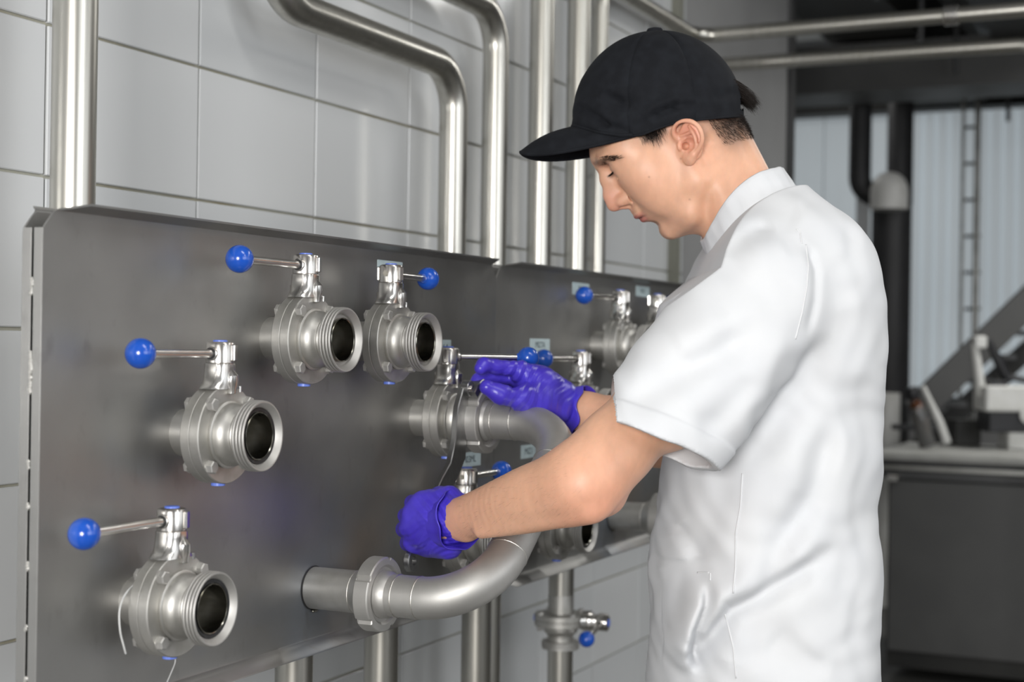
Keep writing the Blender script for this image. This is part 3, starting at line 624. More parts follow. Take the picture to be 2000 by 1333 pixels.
# bottle, tube and carton
bo = empty('glass_bottle', (0, 0, 0), label='slanted dark glass bottle with an amber neck and black cap on the bench', cat='bottle')
m0 = Q(1812, 862, 6.2); m0.z = .905; ax_ = (Q(1776, 732, 6.2)-Q(1812, 862, 6.2)).normalized(); bo.location = m0
MB().lathe([(.002, .006), (.030, .004), (.034, .012), (.034, .150), (.030, .172), (.018, .195), (.016, .21)], (0, 0, 0), ax_, 32).build('glass', 'glass', bo, 60)
MB().lathe([(.0305, .172), (.0186, .195), (.0166, .208)], (0, 0, 0), ax_, 32, caps=(False, False)).build('neck_band', 'glassamb', bo, 60)
MB().lathe([(.024, .205), (.026, .21), (.026, .25), (.023, .255)], (0, 0, 0), ax_, 24).build('bottle_cap', 'black', bo)
p = Q(1850, 858, 6.3); o = MB().tube([(0, 0, 0), R0*-.035+UP*.09, R0*-.105+UP*.235], [.018, .017, .010], 16).build('pale_tube', 'white'); o.location = (p.x, p.y, .918); tag(o, 'pale sampling tube leaning beside the glass bottle', 'tube')
p = Q(1882, 830, 6.45); o = MB().box((0, 0, 0), (.055, .06, .055), Matrix.Rotation(-1.1, 3, 'Z'), bev=.003).build('small_carton', 'darker'); o.location = (p.x, p.y, .957); tag(o, 'small dark box between the tube and the microscope', 'box')
# ceiling lamps added out of view, housings for the fill lights
for i, (x, y) in enumerate([(1.0, -1.5), (1.0, -3.4), (3.4, -1.6), (3.4, -3.4), (6.3, -1.3), (8.3, 1.0)]):
    e = empty('added_ceiling_lamp', (x, y, 3.06)); tag(e, ['added long white ceiling lamp above the near panel', 'added long white ceiling lamp by the right wall near the camera', 'added long white ceiling lamp above the man', 'added long white ceiling lamp by the right wall beyond the man', 'added long white ceiling lamp over the steel bench', 'added long white ceiling lamp behind the end of the tiled wall'][i], 'lamp', 'added ceiling lamps out of view')
    MB().box((0, 0, .015), (.17, .65, .02)).build('added_lamp_housing', 'white', e, 0)

# ------------------------------------------------------------------ sculpting with distance fields
V3 = lambda *a: np.array(a, dtype=np.float64)
class Field:
    def __init__(s): s.ops = []; s.post = []
    def add(s, fn, lo, hi, k=.004, sub=False, cap=False): s.ops.append((fn, np.array(lo, float), np.array(hi, float), k, sub)); return s
    def ell(s, c, r, k=.004, sub=False, rot=None):
        c = np.array(c, float); r = np.array(r, float); m = np.array(rot) if rot is not None else None
        def f(p):
            q = p-c
            if m is not None: q = q @ m            # rows of rot^T : world->local
            a = np.linalg.norm(q/r, axis=1); b = np.linalg.norm(q/(r*r), axis=1)+1e-9
            return a*(a-1)/b
        R = r.max(); return s.add(f, c-R, c+R, k, sub)
    def cone(s, a, b, ra, rb, k=.004, sub=False, flat=None):
        a = np.array(a, float); b = np.array(b, float); ba = b-a; l2 = max(ba@ba, 1e-12)
        def f(p):
            q = p-a; t = np.clip(q@ba/l2, 0, 1); q = q-t[:, None]*ba
            if flat is not None:
                n, sc_f = flat; h = q@n; q = q+np.outer(h*(sc_f-1), n)
            return np.linalg.norm(q, axis=1)-(ra+(rb-ra)*t)
        R = max(ra, rb)*1.3; return s.add(f, np.minimum(a, b)-R, np.maximum(a, b)+R, k, sub)
    def limb(s, pts, rad, k=.003, sub=False):          # one piece: no swelling at the joints
        pts = [np.array(p, float) for p in pts]
        def f(p):
            best = np.full(len(p), 9.)
            for i in range(len(pts)-1):
                ba = pts[i+1]-pts[i]; q = p-pts[i]; t = np.clip(q@ba/max(ba@ba, 1e-12), 0, 1); best = np.minimum(best, np.linalg.norm(q-t[:, None]*ba, axis=1)-(rad[i]+(rad[i+1]-rad[i])*t))
            return best
        R = max(rad)*1.3; return s.add(f, np.min(pts, 0)-R, np.max(pts, 0)+R, k, sub)
    def chain(s, pts, rad, k=.003, sub=False, flat=None):
        for i in range(len(pts)-1): s.cone(pts[i], pts[i+1], rad[i], rad[i+1], k, sub, flat)
        return s
    def __call__(s, P, far=.05):
        d = np.full(len(P), far)
        for fn, lo, hi, k, sub in s.ops:
            mg = k+.02 if not sub else k
            m = np.all((P > lo-mg) & (P < hi+mg), axis=1); ix = np.nonzero(m)[0]
            if not len(ix): continue
            e = fn(P[ix]); a = d[ix]
            if sub: e = -e; h = np.maximum(k-np.abs(a-e), 0)/k; d[ix] = np.maximum(a, e)+h*h*k*.25
            else: h = np.maximum(k-np.abs(a-e), 0)/k; d[ix] = np.minimum(a, e)-h*h*k*.25
        for fn in s.post: d = fn(P, d)
        return d
def mesh_field(F, lo, hi, h, name, newton=2):
    lo = np.array(lo, float); hi = np.array(hi, float); B = 8; bs = B*h; nb = np.ceil((hi-lo)/bs).astype(int)
    g = np.stack(np.meshgrid(*[np.arange(n) for n in nb], indexing='ij'), -1).reshape(-1, 3)
    dc = F(lo+(g+.5)*bs, far=.2); act = g[np.abs(dc) < bs*1.25+.004]
    cr = np.stack(np.meshgrid(*[np.arange(B+1)]*3, indexing='ij'), -1).reshape(-1, 3)
    keys = []; pos = []; ek = {0: [], 1: [], 2: []}; es = {0: [], 1: [], 2: []}
    N = (nb*B+2).astype(np.int64); KEY = lambda c: (c[..., 0].astype(np.int64)*N[1]+c[..., 1])*N[2]+c[..., 2]
    for st in range(0, len(act), 1500):
        ab = act[st:st+1500]; P = (ab[:, None, :]*B+cr[None]).reshape(-1, 3)
        v = F(lo+P*h).reshape(len(ab), B+1, B+1, B+1); ins = v < 0
        cnt = np.zeros((len(ab), B, B, B), int)
        for o in np.ndindex(2, 2, 2): cnt += ins[:, o[0]:B+o[0], o[1]:B+o[1], o[2]:B+o[2]]
        bi, i, j, k = np.nonzero((cnt > 0) & (cnt < 8))
        acc = np.zeros((len(bi), 3)); w = np.zeros(len(bi))
        for ax in range(3):
            for o in np.ndindex(2, 2):
                c0 = [o[0], o[1]]; c0.insert(ax, 0); c1 = list(c0); c1[ax] = 1
                a = v[bi, i+c0[0], j+c0[1], k+c0[2]]; b = v[bi, i+c1[0], j+c1[1], k+c1[2]]
                m = (a < 0) != (b < 0); t = np.where(m, a/np.where(m, a-b, 1), 0)
                q = np.array(c0)[None]+t[:, None]*(np.array(c1)-np.array(c0))[None]
                acc += q*m[:, None]; w += m
        cell = ab[bi]*B+np.stack([i, j, k], -1)
        keys.append(KEY(cell)); pos.append(lo+(cell+acc/w[:, None])*h)
        for ax in range(3):
            sl0 = [slice(0, B)]*3; sl1 = list(sl0); sl1[ax] = slice(1, B+1)
            a = ins[(slice(None), *sl0)]; b = ins[(slice(None), *sl1)]
            bi2, i2, j2, k2 = np.nonzero(a != b)
            if len(bi2): ek[ax].append(ab[bi2]*B+np.stack([i2, j2, k2], -1)); es[ax].append(a[bi2, i2, j2, k2])
    keys = np.concatenate(keys); pos = np.concatenate(pos); keys, ui = np.unique(keys, return_index=True); pos = pos[ui]
    quads = []
    for ax in range(3):
        if not ek[ax]: continue
        c = np.concatenate(ek[ax]); s_ = np.concatenate(es[ax]); a1, a2 = [(1, 2), (2, 0), (0, 1)][ax]
        idx = []; ok = np.ones(len(c), bool)
        for d1, d2 in ((0, 0), (1, 0), (1, 1), (0, 1)):
            cc = c.copy(); cc[:, a1] -= d1; cc[:, a2] -= d2
            kk = KEY(cc); p = np.searchsorted(keys, kk); p = np.minimum(p, len(keys)-1); ok &= (keys[p] == kk) & (cc.min(1) >= 0); idx.append(p)
        q = np.stack(idx, -1); q[~s_] = q[~s_][:, ::-1]; quads.append(q[ok])
    quads = np.concatenate(quads)
    for _ in range(newton):
        e = h*.3; d0 = F(pos); gr = np.stack([F(pos+np.eye(3)[a]*e)-F(pos-np.eye(3)[a]*e) for a in range(3)], -1)/(2*e)
        n2 = np.maximum((gr**2).sum(1), .3); st = np.clip(d0/n2, -h*.6, h*.6); pos = pos-gr*st[:, None]
    return pos, quads
def np_mesh(name, pos, quads, tf=None):
    if tf is not None: pos = pos @ tf[0].T + tf[1]
    me = bpy.data.meshes.new(name); me.vertices.add(len(pos)); me.vertices.foreach_set('co', pos.astype(np.float32).ravel())
    me.loops.add(quads.size); me.loops.foreach_set('vertex_index', quads.astype(np.int32).ravel())
    me.polygons.add(len(quads)); me.polygons.foreach_set('loop_start', np.arange(0, quads.size, 4, dtype=np.int32))
    me.update(calc_edges=True); me.validate(); return me
def paint(me, col):
    a = me.color_attributes.new('tint', 'FLOAT_COLOR', 'POINT'); c = np.ones((len(me.vertices), 4), np.float32); c[:, :3] = np.clip(col, 0, 1); a.data.foreach_set('color', c.ravel())
def attr_mat(name, rough, sss=0, bump=None, rad=(.012, .004, .002), sheen=0, scl=.5, spec=.5, mott=0):
    m = mat(name, (.5, .5, .5), rough, bump=bump, spec=spec); nt = m.node_tree; b = nt.nodes['Principled BSDF']
    a = nt.nodes.new('ShaderNodeAttribute'); a.attribute_name = 'tint'
    out = a.outputs['Color']
    if mott:
        n = nt.nodes.new('ShaderNodeTexNoise'); n.inputs['Scale'].default_value = 60; n.inputs['Detail'].default_value = 6
        r = nt.nodes.new('ShaderNodeMapRange'); r.inputs[1].default_value = .3; r.inputs[2].default_value = .7; r.inputs[3].default_value = 1-mott; r.inputs[4].default_value = 1+mott
        nt.links.new(n.outputs[0], r.inputs[0]); mm = nt.nodes.new('ShaderNodeVectorMath'); mm.operation = 'SCALE'
        nt.links.new(out, mm.inputs[0]); nt.links.new(r.outputs[0], mm.inputs['Scale']); out = mm.outputs[0]
    nt.links.new(out, b.inputs['Base Color'])
    if sss: b.inputs['Subsurface Weight'].default_value = sss; b.inputs['Subsurface Radius'].default_value = rad; b.inputs['Subsurface Scale'].default_value = scl
    if sheen: b.inputs['Sheen Weight'].default_value = sheen; b.inputs['Sheen Roughness'].default_value = .5
    return m

# ------------------------------------------------------------------ the man
# local frame of the man: x across the picture, y away from the camera, z up ; origin at his feet
OX, OY = .36, 2.03
P0 = EYE+R0*OX+F0*OY; P0.z = 0
man = empty('person', P0, math.atan2(-CS, SN), label='man in black cap, white short-sleeved jacket and violet gloves leaning to tighten a pipe nut', cat='person')
def L(px, py, Z):
    u, v = uv(px, py); return V3(u*Z-OX, Z-OY, EYE.z+(PIT-v)*Z)
# ---- head frame: x face forward, y his left (toward camera), z crown
pit_ = math.radians(33); yw = math.radians(3)
fv = V3(-math.cos(pit_)*math.cos(yw), math.sin(yw)*math.cos(pit_), -math.sin(pit_)); fv /= np.linalg.norm(fv)
lv = V3(0, -1, 0); lv = lv-fv*(lv@fv); lv /= np.linalg.norm(lv); uvv = np.cross(fv, lv)
HO = L(1333, 290, 2.08)
HM = np.stack([fv, lv, uvv], -1)                       # local = HM @ h + HO
def H2L(p): return np.atleast_2d(p) @ HM.T + HO
def L2H(p): return (np.atleast_2d(p)-HO) @ HM
mm = lambda *a: V3(*a)*.001

MT['skin'] = attr_mat('skin', .46, .30, bump=((420, 420, 420), .10, .0006), scl=.35, mott=.05)
MT['glove'] = mat('violet_nitrile', (.060, .035, .50), .28, 0, .5, noise=((.075, .05, .58), (30, 30, 30), 3, .35, .7, .40), bump=((110, 70, 110), .22, .0016))
MT['cloth'] = mat('white_cotton', (.665, .672, .685), .85, 0, .2, noise=((.64, .65, .67), (14, 14, 14), 4, .35, .7, None), bump=((1400, 1400, 1400), .12, .0004))
MT['seam'] = mat('white_seam', (.665, .67, .68), .85, 0, .25, bump=((1400, 1400, 1400), .2, .0004))
MT['capfab'] = mat('black_twill', (.0052, .006, .0085), .85, 0, .25, noise=((.010, .0115, .015), (60, 60, 60), 5, .4, .7, .9), bump=((1500, 1500, 1500), .35, .0005))
MT['hair'] = mat('dark_brown_hair', (.013, .008, .006), .55, 0, .25)
MT['hairl'] = mat('fine_brown_hair', (.075, .042, .028), .5, 0, .4)
MT['eye'] = attr_mat('eye', .12)
MT['trouser'] = mat('white_trouser_cotton', (.74, .74, .74), .85, 0, .25, bump=((900, 900, 900), .12, .0005))

def head_field():
    F = Field(); S = .001
    def E(c, r, k=6, sub=False, rot=None): F.ell(V3(*c)*S, V3(*r)*S, k*S, sub, rot)
    def Cn(a, b, ra, rb, k=6, sub=False, flat=None): F.cone(V3(*a)*S, V3(*b)*S, ra*S, rb*S, k*S, sub, flat)
    E((2, 0, 62), (101, 74, 92)); E((62, 0, 38), (50, 59, 52), 20)
    E((42, 0, -12), (56, 60, 74), 20)                   # face core
    for s in (1, -1):
        E((64, s*43, 3), (27, 20, 22), 30)              # cheek bone
        E((53, s*38, -28), (34, 24, 42), 30)            # cheek
        Cn((10, s*53, -52), (40, s*44, -82), 14, 14, 22); Cn((40, s*44, -82), (72, s*13, -86), 14, 12, 18)   # jaw
        Cn((2, s*57, 10), (10, s*54, -48), 12, 13, 34)
        E((93, s*30, 44), (17, 20, 9), 12)              # brow ridge
        E((72, s*47, 40), (20, 16, 20), 16)             # temple
    E((98, 0, 50), (15, 18, 11), 14)
    E((70, 0, -83), (14.5, 17, 13), 14)                 # chin
    E((67, 0, -46), (33, 31, 26), 16)                   # mouth mass
    Cn((22, 0, -78), (-10, 0, -70), 40, 46, 22)         # under jaw
    for s in (1, -1):                                   # eye sockets
        E((109, s*30, 24), (15.5, 18, 11.5), 12, True)
        E((109, s*17, 20), (8, 6.5, 14), 8, True)
    # nose
    Cn((106.5, 0, 36), (112.5, 0, 20), 5.6, 6.0, 10); Cn((112.5, 0, 20), (119, 0, -2), 6.0, 7.6, 9); Cn((119, 0, -2), (120.5, 0, -14), 7.6, 8.8, 9)
    E((120, 0, -15), (9.5, 9, 8.6), 5)
    Cn((103, 0, 20), (108, 0, -12), 8, 13, 10)
    for s in (1, -1):
        E((107, s*12, -17), (10.5, 7.2, 8), 5); Cn((100, s*13, -18), (92, s*16, -24), 6, 7, 9)
        E((111, s*7, -26), (6, 3.2, 5), 2.5, True)      # nostrils
        E((97.5, s*19.5, -21), (2.0, 2.4, 7), 4, True)      # crease behind the wing
    Cn((111, 0, -22), (103, 0, -30), 4.4, 5, 5)
    # lips
    E((96.5, 0, -39), (9, 22, 8), 8)
    E((99.5, 0, -45.5), (7.2, 20, 4.2), 3); E((97.5, 9, -44.5), (7.4, 13, 3.8), 3); E((97.5, -9, -44.5), (7.4, 13, 3.8), 3)
    E((94, 0, -54.0), (7.4, 17, 5.0), 3)
    for s in (1, -1):
        Cn((105, 0, -49.6), (98, s*11, -49.8), 1.3, 1.5, 1.5, True); Cn((98, s*11, -49.8), (83, s*26.5, -51.5), 1.5, 1.2, 1.5, True)
        E((82, s*28, -52), (4, 4, 4), 5, True)
    E((93, 0, -69), (8, 19, 6.0), 9, True)
    E((106, 0, -35), (3.2, 3.0, 6), 3, True)
    # eyes: lids over the ball, looking down
    for s in (1, -1):
        c = V3(88.5, s*31, 24.5)
        F.ell(c*S, V3(13.4, 13.8, 13.0)*S, .006); F.ell((c+V3(-3, s*12, -2))*S, V3(13, 9, 14)*S, .010)
        F.cone((c+V3(8.5, s*-10.5, -6.3))*S, (c+V3(13.2, 0, -4.6))*S, .0014, .0030, .0010, True); F.cone((c+V3(13.2, 0, -4.6))*S, (c+V3(6.5, s*12.5, -4.2))*S, .0030, .0014, .0010, True)
        # upper lid crease
        F.cone((c+V3(11.5, s*-9, 6.0))*S, (c+V3(13.6, 0, 8.2))*S, .0010, .0013, .0020, True); F.cone((c+V3(13.6, 0, 8.2))*S, (c+V3(6.5, s*12.5, 4.0))*S, .0013, .0010, .0020, True)
        F.cone((c+V3(9.5, s*-8, -13))*S, (c+V3(8, s*8, -13.5))*S, .0010, .0012, .004, True)
    # neck, going back and down
    nb = L2H(L(1464, 475, 2.05))[0]*1000; na = V3(-32, 0, -22)
    Cn(na, nb, 51, 56, 14)
    for s in (1, -1):
        Cn((-24, s*50, -22), L2H(L(1435, 478, 2.05-s*.035))[0]*1000, 11, 14, 14)
        Cn((-60, s*24, -10), L2H(L(1500, 425, 2.05-s*.030))[0]*1000, 24, 30, 24)
    E((-2, 0, -98), (20, 12, 14), 20)                   # larynx
    # ears
    for s in (1, -1):
        eo = V3(5, s*75, 2); up_ = V3(-.40, s*.12, .92); up_ /= np.linalg.norm(up_); bk = V3(-.86, s*.42, -.33); bk = bk-up_*(bk@up_); bk /= np.linalg.norm(bk); ot = np.cross(up_, bk)*(1 if s > 0 else -1); 
        if ot[1]*s < 0: ot = -ot
        def e(u, b, o): return (eo+up_*u*.90+bk*b*1.14+ot*o*1.5)*S
        def path(pts, rad, k, sub=False):
            n_ = len(pts)-1; pp = np.array([e(*p) for p in pts]); x_ = np.arange(n_+1); xf = np.linspace(0, n_, n_*3+1); kk = []
            for c_ in range(3):
                v_ = pp[:, c_]; vv = np.concatenate([[2*v_[0]-v_[1]], v_, [2*v_[-1]-v_[-2]]]); o_ = []
                for x in xf:
                    i_ = min(int(x), n_-1); t = x-i_; a, b, c, d = vv[i_:i_+4]; o_.append(.5*((2*b)+(c-a)*t+(2*a-5*b+4*c-d)*t*t+(3*b-a-3*c+d)*t**3))
                kk.append(o_)
            F.limb(list(np.array(kk).T), list(np.interp(xf, x_, rad)*S), k*S, sub)
        R = np.stack([up_, bk, ot], -1)
        F.ell(e(2, 11, 0.5), V3(27, 16.5, 3.6)*S, .004, rot=R); F.ell(e(-14, 4, 0), V3(13, 11, 4)*S, .005, rot=R)
        path([(4, -3, 0), (14, -7.5, 3.5), (23, -6, 5.5), (29.5, 1, 6.5), (31.5, 9, 7), (29, 17.5, 7), (21, 24, 7), (10, 27, 6.5), (-1, 26, 6), (-11, 20.5, 5), (-19, 12.5, 4.5)], [2.4, 3.0, 3.2, 3.3, 3.3, 3.3, 3.2, 3.1, 3.0, 3.0, 3.4], 6)
        F.ell(e(-24, 6.5, 3.2), V3(9, 8.2, 4.4)*S, .004, rot=R); path([(-19, 12.5, 4.5), (-24, 8, 4)], [3.6, 4.5], 4)
        F.ell(e(20, 7, 6.4), V3(8.5, 12, 6.5)*S, .003, True, rot=R)              # scapha / fossa
        F.ell(e(11, 20, 6.2), V3(12, 3.0, 3.2)*S, .003, True, rot=R)
        path([(23, 12, 3.2), (15, 15.5, 4.6), (6, 18, 5.0), (-4, 17.5, 5), (-12, 12, 5)], [2, 2.8, 3.0, 3.0, 2.6], 2.5)   # antihelix
        path([(15, 15.5, 4.2), (12, 6, 3), (11, 0, 2.4)], [2.4, 2.0, 1.6], 2.5)
        path([(4, -2, 2), (5.5, 5, 2.6), (5, 9, 2.4)], [1.9, 1.8, 1.2], 2)
        F.ell(e(-3, 9.5, 4.4), V3(9.0, 8.0, 8.0)*S, .003, True, rot=R); F.ell(e(-5, 3, 1), V3(5, 4.5, 10)*S, .002, True, rot=R)
        F.ell(e(-4, -3.2, 3.4), V3(5.6, 3.2, 3.6)*S, .003, rot=R)              # tragus
    return F
HF = head_field()
lo = V3(-150, -85, -190)*.001; hi = V3(136, 118, 160)*.001
def cutneck(P, d):                                       # open at the collar, hidden under it
    q = P @ HM.T + HO; nrm = V3(.62, 0, -.78); c = L(1470, 455, 2.05); return np.maximum(d, (q-c) @ nrm)
HF.post.append(cutneck)
hp, hq = mesh_field(HF, V3(-165, -108, -215)*.001, V3(138, 108, 160)*.001, .00135, 'head')
def head_tint(p):
    g = lambda c, r: np.exp(-(((p*1000-np.array(c))/np.array(r))**2).sum(1))[:, None]
    base = np.tile(V3(.705, .40, .264), (len(p), 1)); q = p*1000; a = np.abs(q[:, 1])
    pa = np.stack([q[:, 0], a, q[:, 2]], -1)
    g2 = lambda c, r: np.exp(-(((pa-np.array(c))/np.array(r))**2).sum(1))[:, None]
    mix = lambda b, c, w: b*(1-w)+np.array(c)*w
    base = mix(base, (.68, .27, .20), .75*g((118, 0, -12), (14, 16, 20)))
    base = mix(base, (.68, .30, .21), .30*g2((62, 48, -10), (26, 20, 24)))
    base = mix(base, (.66, .24, .17), .60*g2((-8, 84, 8), (26, 16, 34)))
    base = mix(base, (.60, .36, .25), .35*g((66, 0, -80), (40, 60, 30)))
    base = mix(base, (.52, .27, .19), .5*g2((95, 31, 26), (10, 15, 10)))
    ll = np.exp(-(((pa-np.array((98, 31, 20.6)))/np.array((10, 14, 2.2)))**2).sum(1)); base = mix(base, (.16, .08, .06), ll[:, None]*.7)
    lc = np.exp(-(((pa-np.array((99, 32, 33)))/np.array((8, 12, 1.6)))**2).sum(1)); base = mix(base, (.42, .19, .13), lc[:, None]*.6)  # shade in the upper lid crease painted as a darker tint
    lip = np.exp(-((q[:, 2]+47)/3.9)**4-(a/24)**4)*(q[:, 0] > 82)+np.exp(-((q[:, 2]+54.8)/4.2)**4-(a/22)**4)*(q[:, 0] > 82)
    base = mix(base, (.47, .125, .115), np.clip(lip, 0, 1)[:, None]*.85); base = mix(base, (.16, .04, .04), (np.exp(-((q[:, 2]+50.0+(a/26)**2*1.5)/1.3)**2-(a/25)**6)*(q[:, 0] > 82))[:, None]*.7)  # lip red, then the mouth groove's shade painted as a dark line
    # stubbly hairline on the nape and temples
    hl = 1/(1+np.exp(-(q[:, 2]+38+.10*(q[:, 0]+60))/7))/(1+np.exp((q[:, 0]+46)/5.5)); base = mix(base, (.035, .022, .016), np.clip(hl, 0, 1)[:, None]*.93)
    sb = np.exp(-((q[:, 0]-29)/15)**2-((q[:, 2]-38)/13)**2)*(a > 50); base = mix(base, (.16, .09, .06), sb[:, None]*.75)
    br = np.exp(-((q[:, 0]-98)/20)**4-((q[:, 2]-38-(q[:, 0]-98)*.50)/3.8)**2)*(a > 8); base = mix(base, (.16, .09, .06), br[:, None]*np.clip((q[:, 0:1]-72)/22, .2, 1)*.85)
    for c in ((18, 0, -14), (66, 0, -12), (36, 0, -66)):
        base = mix(base, (.30, .14, .09), np.exp(-((pa-np.array(c))[:, [0, 2]]**2).sum(1)/1.3)[:, None]*(q[:, 1] > 40)[:, None]*.7)
    return base
hcol = head_tint(hp)
hl_ = H2L(hp)

# ---- arms, shoulders and trunk
def arm_field():
    F = Field()
    def C_(a, b, ra, rb, k=.02): F.cone(a, b, ra, rb, k)
    # left (near) arm
    S1 = L(1462, 605, 1.86); E1 = L(1132, 948, 1.775); W1 = L(884, 1018, 1.925)
    up1 = (S1-E1)/np.linalg.norm(S1-E1)
    C_(S1, E1+up1*.15, .062, .048); C_(E1+up1*.15, E1+up1*.03, .0465, .0435); C_(E1+up1*.06, E1+V3(.004, 0, .002), .042, .0395, .02)
    F.ell(E1+up1*.15+V3(.01, 0, -.01), (.045, .045, .052), .02)
    d1 = (W1-E1); tt_ = np.linspace(0, 1.12, 24); rr_ = np.interp(tt_, [0, .1, .22, .35, .5, .72, .88, 1, 1.12], [.0395, .0412, .0420, .0408, .0375, .0308, .0272, .0262, .0268])
    rr_ = np.convolve(np.pad(rr_, 2, mode='edge'), [.1, .2, .4, .2, .1], 'valid'); F.limb([E1+d1*t for t in tt_], list(rr_), .03)
    F.cone(E1+d1*.05+V3(0, -.004, .016), E1+d1*.40+V3(0, -.002, .008), .030, .024, .015)
    F.ell(L(1187, 975, 1.79), (.0180, .016, .0170), .016)        # olecranon
    F.ell(L(1163, 990, 1.755), (.013, .010, .012), .016)
    F.cone(L(1150, 1000, 1.75), L(940, 1040, 1.86), .010, .007, .014)   # ulna ridge
    F.ell(L(912, 1040, 1.906), (.010, .007, .010), .014)         # wrist bone
    # right (far) arm
    S2 = L(1440, 600, 2.22); E2 = L(1290, 850, 2.13); W2 = L(1112, 796, 2.185)
    C_(S2, E2, .060, .043); d2 = W2-E2
    C_(E2, E2+d2*.3, .041, .0425); C_(E2+d2*.3, E2+d2*.8, .042, .028); C_(E2+d2*.8, W2, .028, .0255, .012)
    # trunk inside the jacket
    C_(L(1490, 600, 1.95), L(1490, 600, 2.13), .06, .06, .03); C_(L(1500, 660, 2.04), L(1490, 1250, 2.04), .105, .12, .03)
    nb = L(1490, 510, 2.05); C_(nb, L(1475, 470, 2.05), .052, .048, .03)
    return F, (S1, E1, W1, S2, E2, W2)
AF, (S1, E1, W1, S2, E2, W2) = arm_field()
ap, aq = mesh_field(AF, V3(-.60, -.42, .72), V3(.40, .36, 1.62), .0032, 'arms', 1)
acol = np.tile(V3(.705, .40, .264), (len(ap), 1))
def dist(p, c, r): return np.exp(-((p-c)**2).sum(1)/r**2)[:, None]
acol = acol*(1-.5*dist(ap, L(1165, 985, 1.76), .05))+V3(.70, .28, .19)*.5*dist(ap, L(1165, 985, 1.76), .05)
acol = acol*(1-.3*dist(ap, L(900, 1030, 1.9), .07))+V3(.66, .32, .24)*.3*dist(ap, L(900, 1030, 1.9), .07)
bpos = np.concatenate([hl_, ap]); bq = np.concatenate([hq, aq+len(hl_)])
me = np_mesh('body', bpos, bq); paint(me, np.concatenate([hcol, acol]))
body = link('body', me, 'skin', man, 180)
# eyeballs
for s in (1, -1):
    c = V3(88.5, s*31, 24.5)*.001
    m = MB(); m.sphere((0, 0, 0), .0122, 28, 20); 
    me = bpy.data.meshes.new('eyeball'); me.from_pydata(m.v, [], m.f); me.update()
    n = np.array([v.co[:] for v in me.vertices])/.0122; gz = V3(.93, s*.0, -.36); gz /= np.linalg.norm(gz); ca = n@gz
    col = np.where((ca > .975)[:, None], V3(.01, .01, .012), np.where((ca > .88)[:, None], V3(.10, .15, .19), V3(.62, .58, .56))); paint(me, col)
    c2 = H2L(c)[0]; Rm = Matrix([list(r) for r in HM]).to_4x4(); me.transform(Matrix.Translation(c2) @ Rm)
    link('eyeball', me, 'eye', man, 180)

# ---- hair: individual strands joined as one part
def strands(name, roots, dirs, lens, width, mt, bend, parent, seg=3):
    vs = []; fs = []
    for r, d, ln in zip(roots, dirs, lens):
        d = d/np.linalg.norm(d); side = np.cross(d, rng.normal(size=3)); side /= np.linalg.norm(side); side2 = np.cross(d, side); base = len(vs); p = r.copy(); dd_ = d.copy()
        for i in range(seg+1):
            w_ = width*(1-.85*i/seg)
            for q in range(3): vs.append(tuple(p+(side*math.cos(q*2.094)+side2*math.sin(q*2.094))*w_))
            p = p+dd_*ln/seg; dd_ = dd_+bend(p)*(1/seg); dd_ /= np.linalg.norm(dd_)
        for i in range(seg):
            for q in range(3): a = base+i*3+q; b = base+i*3+(q+1) % 3; fs.append((a, b, b+3, a+3))
    me = bpy.data.meshes.new(name); me.from_pydata(vs, [], fs); me.update(); o = link(name, me, mt, parent, 180); o['kind'] = 'stuff'; return o
hv = lambda v: HM @ v
def surf_pts(test, n):
    m = np.nonzero(test(hp*1000))[0]; ix = rng.choice(m, n); return ix
eps = .0006
def hnorm(p): g = np.stack([HF(p+np.eye(3)[a]*eps)-HF(p-np.eye(3)[a]*eps) for a in range(3)], -1); return g/np.linalg.norm(g, axis=1)[:, None]
roots = []; dirs = []; lens = []
ix = surf_pts(lambda q: (q[:, 0] < -42) & (q[:, 2] > -46) & (q[:, 2] < 30) & (np.abs(q[:, 1]) < 80) & (q[:, 2] > -46+(q[:, 0]+100)*.32), 8500); n = hnorm(hp[ix])
for i, nn in zip(ix, n):
    z = hp[i, 2]*1000; d = V3(-.15, 0, -1)+nn*.38+rng.normal(size=3)*.22; roots.append(hl_[i]-hv(nn)*.0008+rng.normal(size=3)*.0008); dirs.append(hv(d)); lens.append(np.clip((z+50)*.00022+.0012, .0012, .009)*rng.uniform(.7, 1.2))
strands('nape_hair', roots, dirs, lens, .00022, 'hair', lambda p: np.zeros(3), man, 2)
roots = []; dirs = []; lens = []
ix = surf_pts(lambda q: (q[:, 0] > 12) & (q[:, 0] < 50) & (q[:, 2] > 33) & (q[:, 2] < 56) & (np.abs(q[:, 1]) > 48), 1500); n = hnorm(hp[ix])
for i, nn in zip(ix, n):
    x = hp[i, 0]*1000; d = V3(.10+.2*rng.normal(), 0, -1)+nn*.25; roots.append(hl_[i]-hv(nn)*.0006); dirs.append(hv(d)); lens.append(rng.uniform(.008, .024)*max(.3, 1.2-abs(x-27)/26))
strands('sideburn_hair', roots, dirs, lens, .00020, 'hair', lambda p: hv(V3(.25, 0, -.2)), man, 3)
roots = []; dirs = []; lens = []
for s in (1, -1):
    m = np.nonzero((hp[:, 1]*s > .010) & (hp[:, 0] > .070))[0]; q = hp[m]*1000
    t = (np.abs(q[:, 2]-(38+(q[:, 0]-98)*.50)) < 4.4*np.clip((q[:, 0]-72)/26, .12, 1)) & (rng.uniform(size=len(q)) < np.clip((q[:, 0]-74)/22, .05, 1)); m = m[t]
    ix = rng.choice(m, 1700); n = hnorm(hp[ix])
    for i, nn in zip(ix, n):
        d = V3(-.75, s*.55, .05)+nn*.35+rng.normal(size=3)*.12; roots.append(hl_[i]-hv(nn)*.0004); dirs.append(hv(d)); lens.append(rng.uniform(.004, .008))
